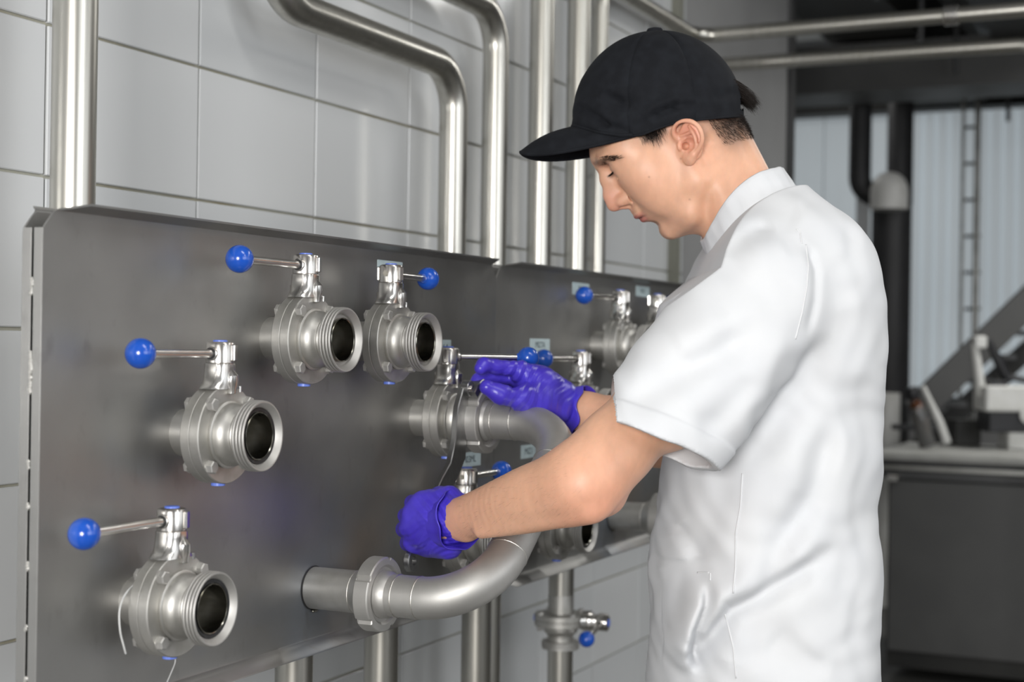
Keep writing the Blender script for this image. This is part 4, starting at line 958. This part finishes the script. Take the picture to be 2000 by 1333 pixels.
strands('eyebrow', roots, dirs, lens, .00017, 'hair', lambda p: hv(V3(0, 0, -.3)), man, 2)
roots = []; dirs = []; lens = []
for s in (1, -1):
    c = V3(88.5, s*31, 24.5)
    for k in range(110):
        t = rng.uniform(-1, 1); y = 10*t; x = math.sqrt(max(13.7**2-y*y-9, 0)); roots.append(H2L((c+V3(x-.3, y, -2.4))*.001)[0]); d = V3(1, .45*t, -.55)+rng.normal(size=3)*.10; dirs.append(hv(d)); lens.append(rng.uniform(.007, .0115))
strands('eyelashes', roots, dirs, lens, .00016, 'hair', lambda p: hv(V3(.3, 0, .9)), man, 3)
# tuft through the gap at the back of the cap
roots = []; dirs = []; lens = []
for k in range(900):
    t = rng.uniform(0, 1); y = rng.normal()*13; a_ = V3(-104+t*3, y, 46-t*34); b_ = V3(-113+rng.normal()*2.5, y*.8+rng.normal()*3, -1+rng.normal()*4); d = b_-a_; ln = np.linalg.norm(d)
    roots.append(H2L(a_*.001)[0]); dirs.append(hv(d/ln+V3(-.42, 0, 0)*(1-t))); lens.append(ln*.001*rng.uniform(.92, 1.15))
strands('hair_tuft', roots, dirs, lens, .00040, 'hair', lambda p: hv(V3(.55, 0, -.15)), man, 4)
# fine hair on the near forearm
ma = np.nonzero((ap[:, 1] < -.10) & (ap[:, 0] < E1[0]) & (ap[:, 0] > W1[0]+.01) & (ap[:, 2] > .9))[0]; ix = rng.choice(ma, 700)
g = np.stack([AF(ap[ix]+np.eye(3)[a]*.001)-AF(ap[ix]-np.eye(3)[a]*.001) for a in range(3)], -1); g /= np.linalg.norm(g, axis=1)[:, None]
dd1 = (W1-E1)/np.linalg.norm(W1-E1)
strands('forearm_hair', ap[ix], [dd1*.8+nn*.45+V3(0, 0, -.25)+rng.normal(size=3)*.15 for nn in g], rng.uniform(.004, .009, 700), .000045, 'hairl', lambda p: np.zeros(3), man, 2)

# ---- cap
cap = empty('baseball_cap'); cap.parent = man
CC = mm(5, 0, 55); APX = mm(-54, 0, 158)-CC; APX /= np.linalg.norm(APX); AX2 = V3(0, 1, 0); AX1 = np.cross(AX2, APX)    # AX1 front-ish
if AX1[0] < 0: AX1 = -AX1
def rim(f, a):        # height of the lower edge at forward position f (mm)
    xs = [-115, -89, -44, -20, 2, 25, 45, 56, 70, 90, 104, 116, 125]; zs = [-12, -9, 10, 21, 30, 36, 40, 45, 54, 73, 93, 112, 118]
    return np.interp(f, xs, zs)
CREASE = []
for a_, b_, am, wd in (((1137, 209), (1185, 244), .0042, .0050), ((1185, 244), (1222, 258), .0036, .0045), ((1186, 190), (1206, 200), .0036, .0060), ((1278, 229), (1316, 213), .0040, .0050), ((1316, 213), (1350, 209), .0034, .0050), ((1150, 170), (1240, 215), .0018, .0090), ((1400, 190), (1435, 180), .0022, .006)):
    qa = L2H(L(*a_, 2.02))[0]; qb = L2H(L(*b_, 2.02))[0]; CREASE.append((qa[0], qa[2], qb[0], qb[2], am, wd))
def crown_pt(th, ph):
    d = APX*math.cos(th)+(AX1*math.cos(ph)+AX2*math.sin(ph))*math.sin(th)
    r = 1/math.sqrt((d[0]/.1175)**2+(d[1]/.0865)**2+(d[2]/.1175)**2)
    # seams pull in, cloth between them stands proud ; soft dents low on the front
    s = abs(math.sin(3*ph)); fl = .0016*(s**.5-.6)*min(1, th*2)
    p = CC+d*(r+fl)
    if p[0] > .040:
        hgt = p[2]*1000-rim(p[0]*1000, 0); r += .0030*math.exp(-((hgt-9)/6.5)**2)*min(1, (p[0]-.04)/.03)
    for (ax_, az_, bx_, bz_, am, wd) in CREASE:
        tt = min(1, max(0, ((p[0]-ax_)*(bx_-ax_)+(p[2]-az_)*(bz_-az_))/((bx_-ax_)**2+(bz_-az_)**2))); ds = math.hypot(p[0]-ax_-(bx_-ax_)*tt, p[2]-az_-(bz_-az_)*tt)
        r -= am*(math.exp(-(ds/wd)**2)-.45*math.exp(-((ds-1.8*wd)/wd)**2))
    p = CC+d*(r+fl)
    q = p*1000
    dent = 4.2*math.exp(-((q[0]-45)/16)**2-((q[2]-88)/9)**2)-4.0*math.exp(-((q[0]-60)/22)**2-((q[2]-75)/7)**2)+3.0*math.exp(-((q[0]-20)/30)**2-((q[2]-52)/5)**2)-3.2*math.exp(-((q[0]-8)/26)**2-((q[2]-62)/6)**2)
    return p-d*dent*.001
def th_rim(ph):
    a, b = .3, 2.6
    for _ in range(34):
        m_ = (a+b)/2; q = crown_pt(m_, ph)*1000
        if q[2] > rim(q[0], q[1]): a = m_
        else: b = m_
    return a
NP = 6
for k in range(NP):
    vs = []; fs = []; na_, nt_ = 26, 44; gap = .006
    p0_, p1_ = k*PI/3, (k+1)*PI/3
    for i in range(na_+1):
        ph = p0_+(p1_-p0_)*i/na_; te = th_rim(ph)
        for j in range(nt_+1):
            th = .03+(te-.03)*j/nt_; p = crown_pt(th, ph)
            edge = min(i, na_-i); inn = .0012 if edge == 0 else (.0003 if edge == 1 else 0)
            d = (p-CC); d /= np.linalg.norm(d); vs.append(tuple(H2L(p-d*inn)[0]))
    n0 = len(vs); 
    for i in range(na_+1):
        ph = p0_+(p1_-p0_)*i/na_; te = th_rim(ph)
        for j in range(nt_+1):
            th = .03+(te-.03)*j/nt_; p = crown_pt(th, ph); d = (p-CC); d /= np.linalg.norm(d); vs.append(tuple(H2L(p-d*.0030)[0]))
    st = nt_+1
    hole = lambda i, j: False
    for i in range(na_):
        for j in range(nt_):
            ph = p0_+(p1_-p0_)*(i+.5)/na_; q = (np.array(vs[i*st+j]))
            qq = L2H(q)[0]*1000
            if qq[0] < -70 and abs(qq[1]) < 34 and (qq[2] > 2) and ((qq[1]/34)**2+((qq[2]-2)/42)**2 < 1): continue   # opening above the strap
            a = i*st+j; fs.append((a, a+1, a+st+1, a+st)); fs.append((n0+a, n0+a+st, n0+a+st+1, n0+a+1))
        a = i*st+nt_; fs.append((a, n0+a, n0+a+st, a+st))
    MB().add(vs, fs).build('crown_panel', 'capfab', cap, 60)
# button
bp_ = H2L(crown_pt(0, 0))[0]; bd = HM @ APX
MB().lathe([(.0105, -.001), (.0112, .0012), (.0095, .0035), (.005, .0046), (.0012, .0049)], bp_, bd, 24, caps=(True, True)).build('button', 'capfab', cap, 60)
# sweat band edge and strap
vs = [H2L(crown_pt(th_rim(2*PI*k/96), 2*PI*k/96))[0] for k in range(97)]
MB().tube(vs, .0017, 8).build('edge_piping', 'capfab', cap, 180)
# brim : lofted between the crown seam and its outer edge
bi_, nj = 36, 16; vs = []; top = []
for i in range(bi_+1):
    t = -1+2*i/bi_                                   # across, his right..left
    ph = t*1.12; base = crown_pt(th_rim(ph)-.012, ph)
    out = mm(191-(abs(t)**2.3)*142, t*86*(1-.12*abs(t)**3), 117-(abs(t)**1.45)*72)
    for j in range(nj+1):
        s_ = j/nj; p = base*(1-s_)+out*s_; p = p+V3(0, 0, 1)*(.0060*math.sin(PI*s_)*(1-t*t)); top.append(p)
for p in top: vs.append(tuple(H2L(p)[0]))
for i, p in enumerate(top): vs.append(tuple(H2L(p-mm(0, 0, 3.4))[0]))
fs = []; n0 = len(top); st = nj+1
for i in range(bi_):
    for j in range(nj): a = i*st+j; fs.append((a, a+st, a+st+1, a+1)); fs.append((n0+a, n0+a+1, n0+a+st+1, n0+a+st))
    a = i*st+nj; fs.append((a, a+st, n0+a+st, n0+a)); a = i*st; fs.append((a, n0+a, n0+a+st, a+st))
for i in (0, bi_):
    for j in range(nj): a = i*st+j; fs.append((a, a+1, n0+a+1, n0+a))
MB().add(vs, fs).build('brim', 'capfab', cap, 60)
MB().tube([H2L(top[i*st+nj]-mm(0, 0, 1.7))[0] for i in range(bi_+1)], .0024, 8).build('brim_edge', 'capfab', cap, 180)
MB().tube([H2L(top[i*st]+mm(.5, 0, .6))[0] for i in range(bi_+1)], .0024, 8).build('brim_seam', 'capfab', cap, 180)

# ---- jacket
Zb = 2.03
rows = [(345, 1470, 1540, .055), (380, 1440, 1575, .085), (410, 1425, 1604, .115), (440, 1405, 1640, .145), (500, 1388, 1673, .160), (560, 1378, 1690, .165), (620, 1362, 1703, .165), (700, 1345, 1711, .162), (800, 1322, 1712, .165),
        (900, 1297, 1708, .18), (1000, 1284, 1700, .18), (1080, 1273, 1706, .185), (1120, 1268, 1708, .19), (1200, 1271, 1706, .195), (1333, 1265, 1702, .20), (1500, 1262, 1698, .205)]
rz_ = []; rf_ = []; rb_ = []; rw_ = []
for py, a, b, wd in rows:
    pa, pb = L(a, py, Zb), L(b, py, Zb); rz_.append((pa[2]+pb[2])/2); rf_.append(pa[0]); rb_.append(pb[0]); rw_.append(wd)
o_ = np.argsort(rz_); rz_ = np.array(rz_)[o_]; rf_ = np.array(rf_)[o_]; rb_ = np.array(rb_)[o_]; rw_ = np.array(rw_)[o_]
zz = np.linspace(rz_[0], rz_[-1], 300); ker = np.exp(-np.linspace(-2, 2, 21)**2); ker /= ker.sum()
def smt(a):
    v = np.interp(zz, rz_, a); vp = np.pad(v, 10, mode='edge'); vp[:10] = v[0]; return np.convolve(vp, ker, 'valid')
tf_, tb_, tw_ = smt(rf_), smt(rb_), smt(rw_)
ZHEM = .70
def torso(P):
    z = P[:, 2]; f = np.interp(z, zz, tf_); b = np.interp(z, zz, tb_); w_ = np.interp(z, zz, tw_)
    cx = (f+b)/2; a = (b-f)/2; x = (P[:, 0]-cx)/a; y = (P[:, 1]-0.0)/w_
    e = 2.35; r = (np.abs(x)**e+np.abs(y)**e)**(1/e)
    d = (r-1)*np.minimum(a, w_)
    d = np.maximum(d, (z-rz_[-1]+.0)*.7)
    return np.maximum(d, ZHEM-z)
def pl2(P, pts):                                  # distance to a picture-plane polyline, in the man's x,z plane
    q = P[:, [0, 2]]; best = np.full(len(q), 9.); par = np.zeros(len(q)); n = len(pts)-1
    for i in range(n):
        a = pts[i]; b = pts[i+1]; ba = b-a; t = np.clip((q-a)@ba/(ba@ba), 0, 1); v = q-a-t[:, None]*ba
        d = np.hypot(v[:, 0], v[:, 1]); sg = np.sign(ba[0]*v[:, 1]-ba[1]*v[:, 0]); m = d < np.abs(best); best = np.where(m, d*sg, best); par = np.where(m, (i+t)/n, par)
    return best, par
def fold(pts, Z, amp, w_, ridge=.6, off=1.5, ymax=0.02, ymin=-9, sharp=1.0):
    q = [L(x, y, Z)[[0, 2]] for x, y in pts]
    lo2 = np.min(q, 0)-w_*4; hi2 = np.max(q, 0)+w_*4
    def f(P, d):
        m = (P[:, 1] < ymax) & (P[:, 1] > ymin) & (P[:, 0] > lo2[0]) & (P[:, 0] < hi2[0]) & (P[:, 2] > lo2[1]) & (P[:, 2] < hi2[1]); ix = np.nonzero(m)[0]
        if not len(ix): return d
        s_, t = pl2(P[ix], q); env = np.clip(np.minimum(t, 1-t)*5, 0, 1); env = env*env*(3-2*env); 
        env = env*np.clip((ymax-P[ix, 1])/.03, 0, 1)
        d[ix] += env*amp*(.75*np.exp(-((s_-.45*w_)/(w_*.95))**2)-ridge*.75*np.exp(-((s_+off*w_)/(w_*1.9))**2)-ridge*.10*np.exp(-((s_-2.4*w_)/(w_*1.5))**2)); return d
    return f
JF = Field()
JF.add(torso, (-.16, -.23, ZHEM-.01), (.19, .23, rz_[-1]+.01), .05)
# shoulders
for sy, Zs in ((-1, 1.90), (1, 2.17)):
    JF.cone(L(1490, 455, 2.05+sy*.05), L(1478 if sy < 0 else 1455, 560 if sy < 0 else 590, Zs), .062, .078, .05)
JF.ell(L(1588, 610, 1.94), (.078, .070, .115), .06); JF.ell(L(1588, 610, 2.12), (.078, .070, .115), .06)
JF.cone(L(1442, 480, 2.05), L(1490, 445, 2.05), .072, .058, .03)      # shoulder blades
JF.ell(L(1400, 640, 2.02), (.075, .13, .10), .05)                                                               # chest
# sleeves
sa = L(1478, 590, 1.875); sb_ = L(1248, 905, 1.765); nrm = V3(-.364, -.16, -.931); nrm /= np.linalg.norm(nrm); hem = L(1278, 866, 1.77)
F2 = Field(); F2.cone(sa, sb_, .082, .0685, .02); F2.ell(L(1455, 610, 1.87), (.088, .080, .10), .04)
F2.ops[0] = (F2.ops[0][0], F2.ops[0][1], F2.ops[0][2], .02, False)
def sleeve(P):
    q = P-sa; ax = sb_-sa; t = np.clip(q@ax/(ax@ax), 0, 1.1); c = sa+np.outer(t, ax); v = P-c
    ax_n = ax/np.linalg.norm(ax); v = v-np.outer(v@ax_n, ax_n)*0
    side = np.cross(ax_n, V3(0, 1, 0)); side /= np.linalg.norm(side); h = v@side; v = v+np.outer(h*(.93-1), side)
    return np.linalg.norm(v, axis=1)-(.083+(.0705-.083)*t)
def sleeve_out(P):
    g_ = (P-hem)@nrm; return np.maximum(sleeve(P)-.0026/(1+np.exp(-np.clip((g_+.027)/.0008, -30, 30))), g_)
def sleeve_in(P):
    g = (P-hem)@nrm; return np.maximum(sleeve(P)+.0078, -(g+.10))
blo = np.minimum(sa, sb_)-.11; bhi = np.maximum(sa, sb_)+.11
JF.add(sleeve_out, blo, bhi, .012)
sa2 = L(1450, 600, 2.19); sb2 = L(1345, 800, 2.16); hem2 = L(1320, 800, 2.15); n2_ = V3(-.45, 0, -.89)
def sleeve2(P):
    q = P-sa2; ax = sb2-sa2; t = np.clip(q@ax/(ax@ax), 0, 1.1); return np.linalg.norm(P-sa2-np.outer(t, ax), axis=1)-(.080+(.070-.080)*t)
JF.add(lambda P: np.maximum(sleeve2(P), (P-hem2)@n2_), np.minimum(sa2, sb2)-.1, np.maximum(sa2, sb2)+.1, .03)
FD = [  # long creases seen in the photograph (valley lines)
    ([(1652, 1042), (1560, 1110), (1482, 1158), (1425, 1188), (1404, 1215), (1368, 1275), (1362, 1330)], 1.85, .0110, .010, 1.0, 1.7),
    ([(1622, 800), (1600, 880), (1572, 965), (1532, 1032), (1490, 1098), (1452, 1160)], 1.85, .0085, .015, .9, 1.7),
    ([(1500, 610), (1430, 655), (1335, 705), (1245, 760), (1200, 800)], 1.80, .0060, .015, .8, 1.7),
    ([(1560, 662), (1520, 735), (1478, 800), (1440, 850)], 1.80, .0050, .012, .8, 1.6),
    ([(1440, 640), (1375, 690), (1320, 715)], 1.80, .0035, .012, .6, 1.6),
    ([(1470, 720), (1400, 790), (1340, 835)], 1.78, .0040, .013, .7, 1.6),
    ([(1566, 480), (1578, 530), (1572, 590), (1556, 660)], 1.86, .0040, .005, .35, 1.7),
    ([(1386, 1130), (1378, 1190), (1361, 1240), (1357, 1290), (1374, 1332)], 1.84, .0085, .0055, .9, 1.5),
    ([(1330, 1040), (1362, 1080), (1368, 1110)], 1.84, .0040, .010, .7, 1.5),
    ([(1640, 720), (1668, 850), (1672, 980), (1660, 1100)], 1.88, .0030, .018, .6, 1.6),
    ([(1600, 640), (1560, 740), (1500, 830), (1440, 905)], 1.86, .0060, .016, .7, 1.7),
    ([(1316, 1110), (1290, 1200), (1280, 1290)], 1.86, .0040, .009, .7, 1.6),
    ([(1345, 1120), (1322, 1200), (1300, 1270)], 1.85, .0035, .008, .7, 1.6),
    ([(1480, 1250), (1540, 1300), (1620, 1320)], 1.85, .0035, .016, .6, 1.6),
    ([(1575, 1100), (1640, 1150), (1690, 1230)], 1.87, .0035, .014, .6, 1.6),
    ([(1540, 400), (1600, 440), (1650, 500)], 1.95, .0030, .012, .6, 1.6),
    ([(1395, 520), (1440, 480), (1500, 455)], 1.93, .0040, .010, .6, 1.6),
    ([(1660, 560), (1690, 650), (1700, 760)], 1.95, .0030, .014, .6, 1.6),
]
FOLDS = [fold(pts, Z, amp, w_, rd, of) for pts, Z, amp, w_, rd, of in [(q[0], q[1], q[2]*1.7, max(q[3]*1.25, .0075), *q[4:]) for q in FD]]
def crinkle(P, d):
    a = np.sin(P[:, 0]*31+P[:, 2]*17+1.3*np.sin(P[:, 2]*23+P[:, 1]*19))*np.sin(P[:, 2]*27-P[:, 0]*13+P[:, 1]*21+1.7*np.sin(P[:, 0]*29))
    b = np.sin(P[:, 0]*83+P[:, 2]*47+2*np.sin(P[:, 2]*41))*np.sin(P[:, 2]*61-P[:, 1]*77+1.5*np.sin(P[:, 0]*53))
    return d+.0023*a+.0009*b
ccut = L(1383, 505, 2.05); cmid = L(1467, 440, 2.05); cdir = V3(.798, 0, .603); ncut = V3(-.603, 0, .798)
def jpost(P, d):
    dl = np.zeros(len(P))
    for f in FOLDS: dl = f(P, dl)
    dl = crinkle(P, dl); d = d+dl
    m = np.all((P > blo-.03) & (P < bhi+.03), axis=1); ix = np.nonzero(m)[0]
    if len(ix):
        e = -(sleeve_in(P[ix])+dl[ix]); a = d[ix]; d[ix] = np.maximum(a, e)
    q = P; d = np.maximum(d, -(np.maximum(sleeve2(q)+.008, -((q-hem2)@n2_+.08))+dl))
    a = np.clip(((P-cmid)@cdir)/.083, -1.2, 1.6); return np.maximum(d, (P-ccut)@ncut-.024*(1-a*a))
JF.post.append(jpost)
jp, jq = mesh_field(JF, V3(-.24, -.34, ZHEM-.02), V3(.24, .30, 1.58), .0028, 'jacket', 2)
print('jacket verts', len(jp), 'head', len(hp), 'arms', len(ap))
me = np_mesh('jacket', jp, jq); jk = link('jacket', me, 'cloth', man, 180)
# collar band
from mathutils.bvhtree import BVHTree
n_ = 72; vs = []; fs = []
cbm = (L(1378, 488, 2.05)+L(1535, 352, 2.05))/2; 
c_lo_f, c_lo_b = L(1387, 505, 2.05), L(1551, 372, 2.05)
c_hi_f, c_hi_b = L(1372, 468, 2.05), L(1528, 331, 2.05)
def ringpt(t, v, out):                                   # t around, v 0 low..1 high
    f = c_lo_f*(1-v)+c_hi_f*v; b = c_lo_b*(1-v)+c_hi_b*v; c = (f+b)/2; ax = (f-b)/2
    wd = .073+.010*(1-v)+out
    ax = ax*(1+out/np.linalg.norm(ax)); bulge = V3(0, 0, 1)*0
    p = c+ax*math.cos(t)+V3(0, 1, 0)*wd*math.sin(t)
    sag = .024*abs(math.sin(t))**2
    wv = .0010*math.sin(t*9+v*3)+.0007*math.sin(t*23+1)
    return p+V3(-.603, 0, .798)*sag + (c-p)/np.linalg.norm(c-p)*wv
lev = [(-.15, .003), (0, .0022), (.35, .0026), (.8, .0020), (.96, .0016), (1, .0004), (.96, -.0010), (.5, -.0012), (0, -.0012), (-.15, -.0012)]
for v, out in lev:
    for k in range(n_): vs.append(tuple(ringpt(2*PI*k/n_, v, out)))
for i in range(len(lev)-1):
    for k in range(n_): fs.append((i*n_+k, i*n_+(k+1) % n_, (i+1)*n_+(k+1) % n_, (i+1)*n_+k))
col = MB().add(vs, fs).build('collar', 'cloth', jk, 180)
# raised seams, laid on the cloth
bv = BVHTree.FromPolygons([tuple(v) for v in jp], [tuple(q) for q in jq])
def seam(pts, r=.0011, name='seam', m='seam', sub=10, par=jk):
    out = []
    for i in range(len(pts)-1):
        for k in range(sub):
            t = k/sub; px = pts[i][0]*(1-t)+pts[i+1][0]*t; py = pts[i][1]*(1-t)+pts[i+1][1]*t
            p1 = L(px, py, 1.2); p2 = L(px, py, 2.4); d = Vector(p2-p1).normalized(); h = bv.ray_cast(Vector(p1), d)
            if h[0] is not None: out.append(h[0]-d*.0002)
    if len(out) > 3:
        o2 = [out[0]]
        for p in out[1:]:
            if (p-o2[-1]).length > .02: break
            o2.append(p)
        if len(o2) > 3: MB().tube(o2, r, 6).build(name, m, par, 180)
seam([(1556, 448), (1563, 455), (1566, 478)]); seam([(1574, 478), (1579, 520), (1576, 560), (1567, 610), (1552, 668)])
seam([(1360, 912), (1360, 990), (1363, 1050), (1364, 1088)]); seam([(1450, 925), (1446, 990), (1437, 1040), (1436, 1110), (1431, 1165)])
seam([(1416, 1200), (1432, 1265), (1438, 1332)]); seam([(1362, 1119), (1387, 1119)]); seam([(1387, 1120), (1387, 1136)])
seam([(1190, 785), (1240, 800), (1300, 822), (1370, 855), (1412, 880)], .0012, 'hem_stitch')

# ---- gloved hands
Gw = Field()
g = lambda x, y, Z: L(x, y, Z)
# right hand pinching the hook
Rw = [g(1118, 800, 2.187), g(1085, 782, 2.175)]
Gw.chain([Rw[0], Rw[1], g(1050, 760, 2.165)], [.0290, .0305, .034], .012)
Gw.cone(g(1062, 752, 2.150), g(1018, 728, 2.140), .020, .0160, .014); Gw.cone(g(1066, 762, 2.172), g(1016, 733, 2.165), .021, .0150, .014)
Gw.cone(g(1068, 772, 2.190), g(1018, 742, 2.188), .020, .0135, .014); Gw.cone(g(1070, 785, 2.200), g(1022, 756, 2.205), .018, .0120, .014)
Gw.chain([g(1018, 722, 2.138), g(968, 717, 2.120), g(945, 713, 2.108), g(939, 720, 2.102)], [.0120, .0100, .0098, .0090], .005)
Gw.chain([g(1010, 736, 2.165), g(966, 738, 2.150), g(935, 742, 2.140), g(920, 760, 2.132)], [.0118, .0100, .0092, .0082], .005)
Gw.chain([g(1018, 750, 2.190), g(975, 752, 2.185), g(958, 774, 2.182), g(972, 790, 2.190)], [.0112, .0096, .0088, .0080], .005)
Gw.chain([g(1022, 762, 2.206), g(988, 770, 2.205), g(982, 790, 2.205), g(998, 800, 2.205)], [.0100, .0088, .0080, .0074], .005)
Gw.chain([g(1090, 800, 2.150), g(1052, 790, 2.128), g(1018, 780, 2.108), g(978, 771, 2.088), g(951, 757, 2.082)], [.0200, .0195, .0150, .0118, .0105], .012)
Gw.cone(g(1062, 770, 2.140), g(1030, 770, 2.118), .016, .012, .015)
def wrinkle(c, ax, R, fr, amp, fr2=90):
    def f(P, d):
        q = P-c; r = np.linalg.norm(q, axis=1); m = np.exp(-(r/R)**2); t = q@ax
        s_ = np.sin(t*fr+2.2*np.sin(q[:, 0]*fr2+q[:, 2]*fr2*.7)+1.2*np.sin(q[:, 1]*fr2*1.3)); return d-amp*m*(np.abs(s_)**3*np.sign(s_))
    return f
ud = lambda v: v/np.linalg.norm(v)
Gw.post += [wrinkle(g(1010, 775, 2.11), ud(V3(-.9, 0, .35)), .030, 520, .0015), wrinkle(g(1025, 735, 2.13), ud(V3(.6, 0, -.6)), .03, 420, .0016), wrinkle(g(1085, 785, 2.16), ud(V3(.8, 0, -.5)), .035, 330, .0016)]
lo = V3(-.60, -.05, .90)
allp = np.array([L(x, y, Z) for x in (880, 1160) for y in (680, 860) for Z in (2.0, 2.28)])
rp, rq = mesh_field(Gw, allp.min(0), allp.max(0), .0016, 'glove_r', 2)
gr = link('glove', np_mesh('glove', rp, rq), 'glove', man, 180); gr['label'] = 'violet glove on the far hand pinching the wrench hook'
def cuff(c, ax, r, length, parent, wob=.0016, ph=0, flare=.004, tail=None):
    ax = ud(ax); e1 = ud(np.cross(ax, V3(0, 0, 1))); e2 = np.cross(ax, e1); vs = []; fs = []; n = 72; lv_ = [(-.012, -.002), (0, .0004), (length*.35, .0012), (length*.8, .002+flare*.4), (length, .0022+flare), (length+.0018, .0016+flare), (length, .0006+flare), (length*.6, .0004)]
    for h, o in lv_:
        for k in range(n):
            t = 2*PI*k/n; w_ = wob*(math.sin(5*t+ph+h*120)+.6*math.sin(11*t+2*ph-h*210)); sk = h+ (.0055*math.sin(t*2+ph)+.003*math.sin(5*t))*max(0, h/length)
            if tail: sk += tail[1]*max(0, math.cos(t-tail[0]))**4*max(0, h/length)
            vs.append(tuple(c+ax*sk+(e1*math.cos(t)+e2*math.sin(t))*(r+o+(w_ if h > -.005 else 0))))
    for i in range(len(lv_)-1):
        for k in range(n): fs.append((i*n+k, i*n+(k+1) % n, (i+1)*n+(k+1) % n, (i+1)*n+k))
    return MB().add(vs, fs).build('cuff', 'glove', parent, 180)
axr = (E2-W2); cuff(W2+ud(axr)*.0, axr, .0310, .022, gr, ph=1, flare=.0035, wob=.0010)
# left fist round the handle
Gl = Field()
Wp = g(884, 1016, 1.925)
Gl.cone(Wp+ud(E1-W1)*.004, g(862, 1012, 1.938), .0292, .032, .012)
Gl.ell(g(842, 1015, 1.948), (.036, .022, .036), .016)
MC = [g(824, 982, 1.948), g(806, 1005, 1.950), g(799, 1033, 1.957), g(806, 1060, 1.967)]
Wr = [g(872, 992, 1.936), g(872, 1006, 1.934), g(872, 1022, 1.936), g(872, 1038, 1.940)]
for m_, w_ in zip(MC, Wr): Gl.cone(w_, m_, .0175, .0122, .012)
PIP = [g(806, 983, 1.985), g(793, 1008, 1.988), g(789, 1034, 1.994), g(797, 1061, 2.000)]
DIP = [g(822, 984, 2.016), g(810, 1010, 2.020), g(806, 1036, 2.024), g(812, 1062, 2.026)]
TIP = [g(850, 990, 2.022), g(842, 1016, 2.028), g(838, 1044, 2.030), g(842, 1068, 2.026)]
for i in range(4): Gl.chain([MC[i], PIP[i], DIP[i], TIP[i]], [.0124, .0104, .0095, .0085], .0030)
Gl.chain([g(884, 1000, 1.935), g(878, 980, 1.950), g(860, 972, 1.972), g(838, 976, 1.992), g(826, 982, 1.998)], [.0190, .0150, .0125, .0110, .0100], .010)
Gl.cone(g(893, 978, 1.940), g(878, 974, 1.945), .0085, .013, .012)
Gl.cone(g(876, 1062, 1.950), g(842, 1066, 1.975), .020, .016, .02)
Gl.post += [wrinkle(g(862, 1000, 1.92), ud(V3(.75, 0, .55)), .030, 380, .0019, 60), wrinkle(g(868, 1045, 1.93), ud(V3(-.5, 0, .8)), .035, 330, .0021, 60), wrinkle(g(815, 1045, 1.94), ud(V3(.3, 0, -.9)), .03, 260, .0014, 60)]
allp = np.array([L(x, y, Z) for x in (740, 940) for y in (930, 1120) for Z in (1.86, 2.08)])
lp, lq = mesh_field(Gl, allp.min(0), allp.max(0), .0016, 'glove_l', 2)
gl = link('glove', np_mesh('glove', lp, lq), 'glove', man, 180); gl['label'] = 'violet glove on the near hand, a fist round the wrench handle'
axl = (E1-W1); cuff(W1+ud(axl)*-.006, axl, .0335, .015, gl, ph=2.5, flare=.0035, wob=.0006)

# ---- trousers and shoes, below the frame
TF = Field()
for sy in (-1, 1):
    hp_ = V3(-.01, sy*.085, .90); kn = V3(-.02, sy*.10, .48); an = V3(.03, sy*.11, .10)
    TF.cone(hp_, kn, .105, .078, .04); TF.cone(kn, an, .078, .070, .03)
TF.ell(V3(-.01, 0, .86), (.112, .155, .14), .05)
TF.post.append(lambda P, d: np.maximum(crinkle(P, d), .045-P[:, 2]))
tp_, tq = mesh_field(TF, V3(-.22, -.25, .02), V3(.22, .25, 1.02), .007, 'trousers', 1)
link('trousers', np_mesh('trousers', tp_, tq), 'trouser', man, 180)
for sy in (-1, 1):
    SF = Field(); SF.ell(V3(.0, sy*.11, .055), (.105, .047, .052), .03); SF.ell(V3(-.09, sy*.112, .040), (.09, .045, .040), .03); SF.cone(V3(.03, sy*.11, .06), V3(.035, sy*.11, .12), .043, .043, .03)
    SF.post.append(lambda P, d: np.maximum(d, .018-P[:, 2])); a_, b_ = mesh_field(SF, V3(-.22, sy*.11-.07, -.01), V3(.15, sy*.11+.07, .17), .005, 's', 1)
    sh = link('shoe', np_mesh('shoe', a_, b_), 'white', man, 180)
    MB().add([], []).lathe([(.050, 0), (.052, .006), (.052, .019)], (0, 0, 0), (0, 0, 1), 40).build('sole', 'rubber', sh, 40).matrix_basis = Matrix.Translation((-.04, sy*.111, 0)) @ Matrix.Diagonal((2.75, .98, 1, 1))
